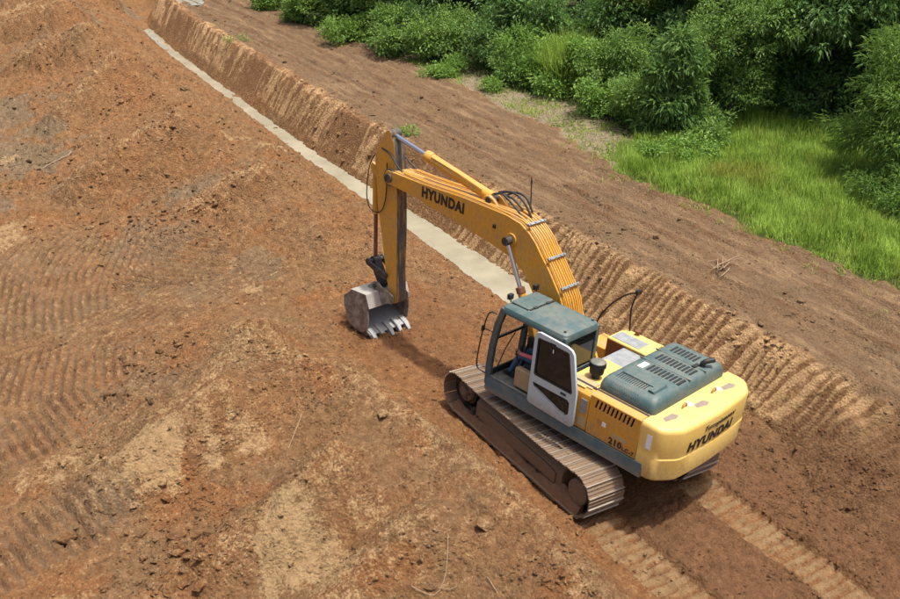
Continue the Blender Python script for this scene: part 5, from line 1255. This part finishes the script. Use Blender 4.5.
for i in range(5):
    x = -.50 + .25 * i
    d = MB(); d.loft([[(x - .07, 5.60, .14), (x + .07, 5.60, .14), (x + .065, 5.62, .27), (x - .065, 5.62, .27)], [(x - .065, 5.40, .07), (x + .065, 5.40, .07), (x + .06, 5.40, .185), (x - .06, 5.40, .185)], [(x - .04, 5.27, .03), (x + .04, 5.27, .03), (x + .04, 5.27, .055), (x - .04, 5.27, .055)]]); d.build('tooth', 'worn', bk, .006)
for x in (-.26, .21):
    d = MB(); d.prism_uz([(5.10, 1.02), (5.12, 1.14), (5.22, 1.19), (5.50, 1.22), (5.66, 1.30), (5.78, 1.28), (5.98, 1.08), (5.86, 1.10), (5.62, 1.09), (5.48, .85), (5.3, .93), (5.16, .94)], x, x + .05); d.build('bucket_ear', 'bucket', bk, .01)
# ------------------------------------------------------------------ operator
XW = Matrix.Rotation(LEAN, 4, 'Y') @ Matrix.Rotation(SLEW, 4, 'Z')
def skin_body(name, joints, edges, mats_by_edge, mats, root, parent=None, loc=(0, 0, 0)):
    names = list(joints); idx = {n: i for i, n in enumerate(names)}
    me = bpy.data.meshes.new(name); me.from_pydata([joints[n][0] for n in names], [(idx[a], idx[b]) for a, b in edges], [])
    o = bpy.data.objects.new(name, me); COL.objects.link(o)
    o.modifiers.new('skin', 'SKIN'); sub = o.modifiers.new('sub', 'SUBSURF'); sub.levels = 2
    sv = me.skin_vertices[0].data
    for n in names:
        r = joints[n][1]; sv[idx[n]].radius = r if isinstance(r, tuple) else (r, r); sv[idx[n]].use_root = (n == root)
    dg = bpy.context.evaluated_depsgraph_get(); dg.update()
    out = bpy.data.meshes.new_from_object(o.evaluated_get(dg)); bpy.data.objects.remove(o)
    out.materials.clear()
    for m in mats: out.materials.append(M[m])
    segs = [(Vector(joints[a][0]), Vector(joints[b][0]), mats_by_edge(a, b)) for a, b in edges]
    for p in out.polygons:
        c = p.center; best = None
        for a, b, mi in segs:
            d = b - a; t = max(0, min(1, (c - a).dot(d) / max(d.dot(d), 1e-9))); q = (c - a - d * t).length
            if best is None or q < best[0]: best = (q, mi)
        p.material_index = best[1]; p.use_smooth = True
    return link_mesh(name, out, parent, loc)
M['skin_tone'] = plain('skin', (.28, .15, .09), .55, 0, .1, 20, 0)
M['shirt'] = plain('red_shirt', (.60, .13, .13), .85, 0, .25, 12)
M['jeans'] = plain('blue_jeans', (.05, .11, .22), .9, 0, .3, 14)
M['shoes'] = plain('dark_boots', (.03, .025, .022), .7)
M['hair'] = plain('black_hair', (.012, .010, .009), .6)
sx = -.87
J = {'pelvis': ((sx, .06, 1.95), (.15, .12)), 'waist': ((sx, .02, 2.10), (.14, .11)), 'chest': ((sx, .0, 2.28), (.165, .12)), 'neck': ((sx, .01, 2.43), .06), 'head': ((sx, .05, 2.55), (.085, .10)), 'crown': ((sx, .04, 2.66), (.07, .085))}
E_ = [('pelvis', 'waist'), ('waist', 'chest'), ('chest', 'neck'), ('neck', 'head'), ('head', 'crown')]
for s, n in ((-1, 'l'), (1, 'r')):
    J.update({n + 'hip': ((sx + s * .10, .10, 1.93), .095), n + 'knee': ((sx + s * .15, .55, 1.93), .068), n + 'ank': ((sx + s * .14, .74, 1.50), .045), n + 'toe': ((sx + s * .15, .90, 1.43), .04),
              n + 'sho': ((sx + s * .19, 0, 2.34), .065), n + 'elb': ((sx + s * .30, .12, 2.10), .048), n + 'wri': ((sx + s * .335, .39, 2.08), .032), n + 'palm': ((sx + s * .335, .45, 2.085), (.028, .036))})
    E_ += [('pelvis', n + 'hip'), (n + 'hip', n + 'knee'), (n + 'knee', n + 'ank'), (n + 'ank', n + 'toe'), ('chest', n + 'sho'), (n + 'sho', n + 'elb'), (n + 'elb', n + 'wri'), (n + 'wri', n + 'palm')]
    for q in range(4):
        dz = .028 - .019 * q; L_ = (.050, .056, .052, .042)[q]
        J[n + 'k%d' % q] = ((sx + s * .34, .49, 2.085 + dz), .010); J[n + 'm%d' % q] = ((sx + s * .335, .49 + L_ * .6, 2.09 + dz), .009); J[n + 'f%d' % q] = ((sx + s * .30, .49 + L_ * .8, 2.088 + dz), .008)
        E_ += [(n + 'palm', n + 'k%d' % q), (n + 'k%d' % q, n + 'm%d' % q), (n + 'm%d' % q, n + 'f%d' % q)]
    J[n + 't0'] = ((sx + s * .315, .445, 2.115), .011); J[n + 't1'] = ((sx + s * .30, .475, 2.14), .009); E_ += [(n + 'palm', n + 't0'), (n + 't0', n + 't1')]
def mb_edge(a, b):
    if b in ('head', 'crown') or b == 'neck': return 0
    if b[1:] in ('palm', 't0', 't1') or b[1:2] in ('k', 'm', 'f') and b[1:] not in ('knee',): return 0
    if b[1:] == 'wri': return 1
    if b[1:] in ('hip', 'knee', 'ank'): return 2
    if b[1:] == 'toe': return 3
    return 1
J = {n_: ((c_[0], c_[1] + .2, c_[2] - .03), r_) for n_, (c_, r_) in J.items()}
pers = skin_body('person', J, E_, mb_edge, ['skin_tone', 'shirt', 'jeans', 'shoes'], 'pelvis')
pers.matrix_world = XW
tag(pers, 'operator in red shirt and blue jeans sitting at the levers', 'person')
d = MB(); rings = []
for zq, rr in ((2.60, .098), (2.64, .104), (2.68, .098), (2.715, .07), (2.735, .03)):
    rings.append([(sx + rr * .92 * math.cos(a), .03 + rr * 1.05 * math.sin(a) - .012, zq - (.04 if math.sin(a) < -.2 else 0)) for a in np.linspace(0, 6.2831853, 17)[:-1]])
rings = [[(a_, b_ + .2, c_ - .03) for a_, b_, c_ in r_] for r_ in rings]
d.loft(rings); d.build('hair', 'hair', pers)
d = MB()
for s in (-1, 1):
    d.cyl((sx + s * .034, .135, 2.575), (sx + s * .034, .148, 2.575), .013, .008, 10, 1); d.cyl((sx + s * .092, .045, 2.54), (sx + s * .104, .035, 2.55), .028, .02, 10)
d.loft([[(sx - .016, .135, 2.525), (sx + .016, .135, 2.525), (sx, .165, 2.53)], [(sx - .008, .14, 2.575), (sx + .008, .14, 2.575), (sx, .148, 2.575)]]); d.box(sx - .028, sx + .028, .135, .146, 2.49, 2.50, 2)
d.v = [(a_, b_ + .2, c_ - .03) for a_, b_, c_ in d.v]
d.build('face', ['skin_tone', 'hair', 'shirt'], pers)

# ------------------------------------------------------------------ odds and ends on the ground
def ground_pt(px, py, z0=.4):
    p = at(px, py, z0)
    for _ in range(6): p = at(px, py, float(H(np.array([p.x]), np.array([p.y]))[0]))
    return p
M['stick'] = plain('dry_wood', (.30, .22, .14), .9, 0, .35, 20)
M['darkstick'] = plain('dark_stake', (.05, .04, .035), .9)
p = ground_pt(530.5, 208, .9)
d = MB(); d.tube([(0, 0, -.2), (.005, 0, .35), (0, .01, .9)], .018, 7); d.box(-.03, .03, -.012, .012, .72, .82)
o = d.build('survey_stake', 'darkstick', None, loc=p); tag(o, 'thin dark stake standing upright on the road shoulder', 'stake')
def twigs(name, px, py, specs, label, mat='stick'):
    p = ground_pt(px, py); d = MB()
    for (pts, r) in specs:
        q = []
        for (dx, dy, dz) in pts: q.append((dx, dy, float(H(np.array([p.x + dx]), np.array([p.y + dy]))[0]) - p.z + dz))
        d.tube(q, r, 6, 0, 3)
    o = d.build(name, mat, None, loc=p); tag(o, label, 'twig')
g = np.random.RandomState(5)
twigs('dry_branch', 720, 270, [([(g.uniform(-.1, .1), g.uniform(-.1, .1), .03), (g.uniform(-.3, .3), g.uniform(-.3, .3), .12), (g.uniform(-.5, .5), g.uniform(-.5, .5), g.uniform(.05, .3))], .010) for _ in range(9)], 'tangle of pale dry twigs lying on the road behind the machine')
twigs('twig', 440, 592, [([(-.35, .25, .03), (-.1, .0, .03), (.2, .15, .05), (.5, .55, .04)], .006), ([(0, .05, .04), (.12, -.1, .06), (.2, -.15, .05)], .005)], 'curved dry twig at the bottom edge of the spoil')
twigs('twig', 492, 590, [([(0, -.15, .02), (.03, 0, .04), (.05, .2, .03)], .005)], 'short straight dry twig at the bottom edge right of the curved twig')
twigs('twig', 296, 432, [([(-.3, -.3, .03), (0, .0, .05), (.3, .35, .03)], .007)], 'straight dry stick on the slope left of the berm crest')
twigs('twig', 56, 163, [([(-.5, -.1, .04), (0, 0, .06), (.45, .1, .05), (.6, .3, .05)], .02)], 'pale fallen stick on the dark ground at the left')
twigs('dry_branch', 430, 30, [([(0, 0, .1), (-.15, .2, 1.0), (-.4, .5, 2.2)], .03), ([(-.1, .1, .8), (.3, .2, 1.3), (.5, .1, 1.2)], .02)], 'bare leaning grey branch at the forest edge')
twigs('dry_branch', 402, 51, [([(-.5, .1, .08), (0, 0, .1), (.5, -.2, .12)], .025)], 'pale fallen branch lying on the verge under the bushes')
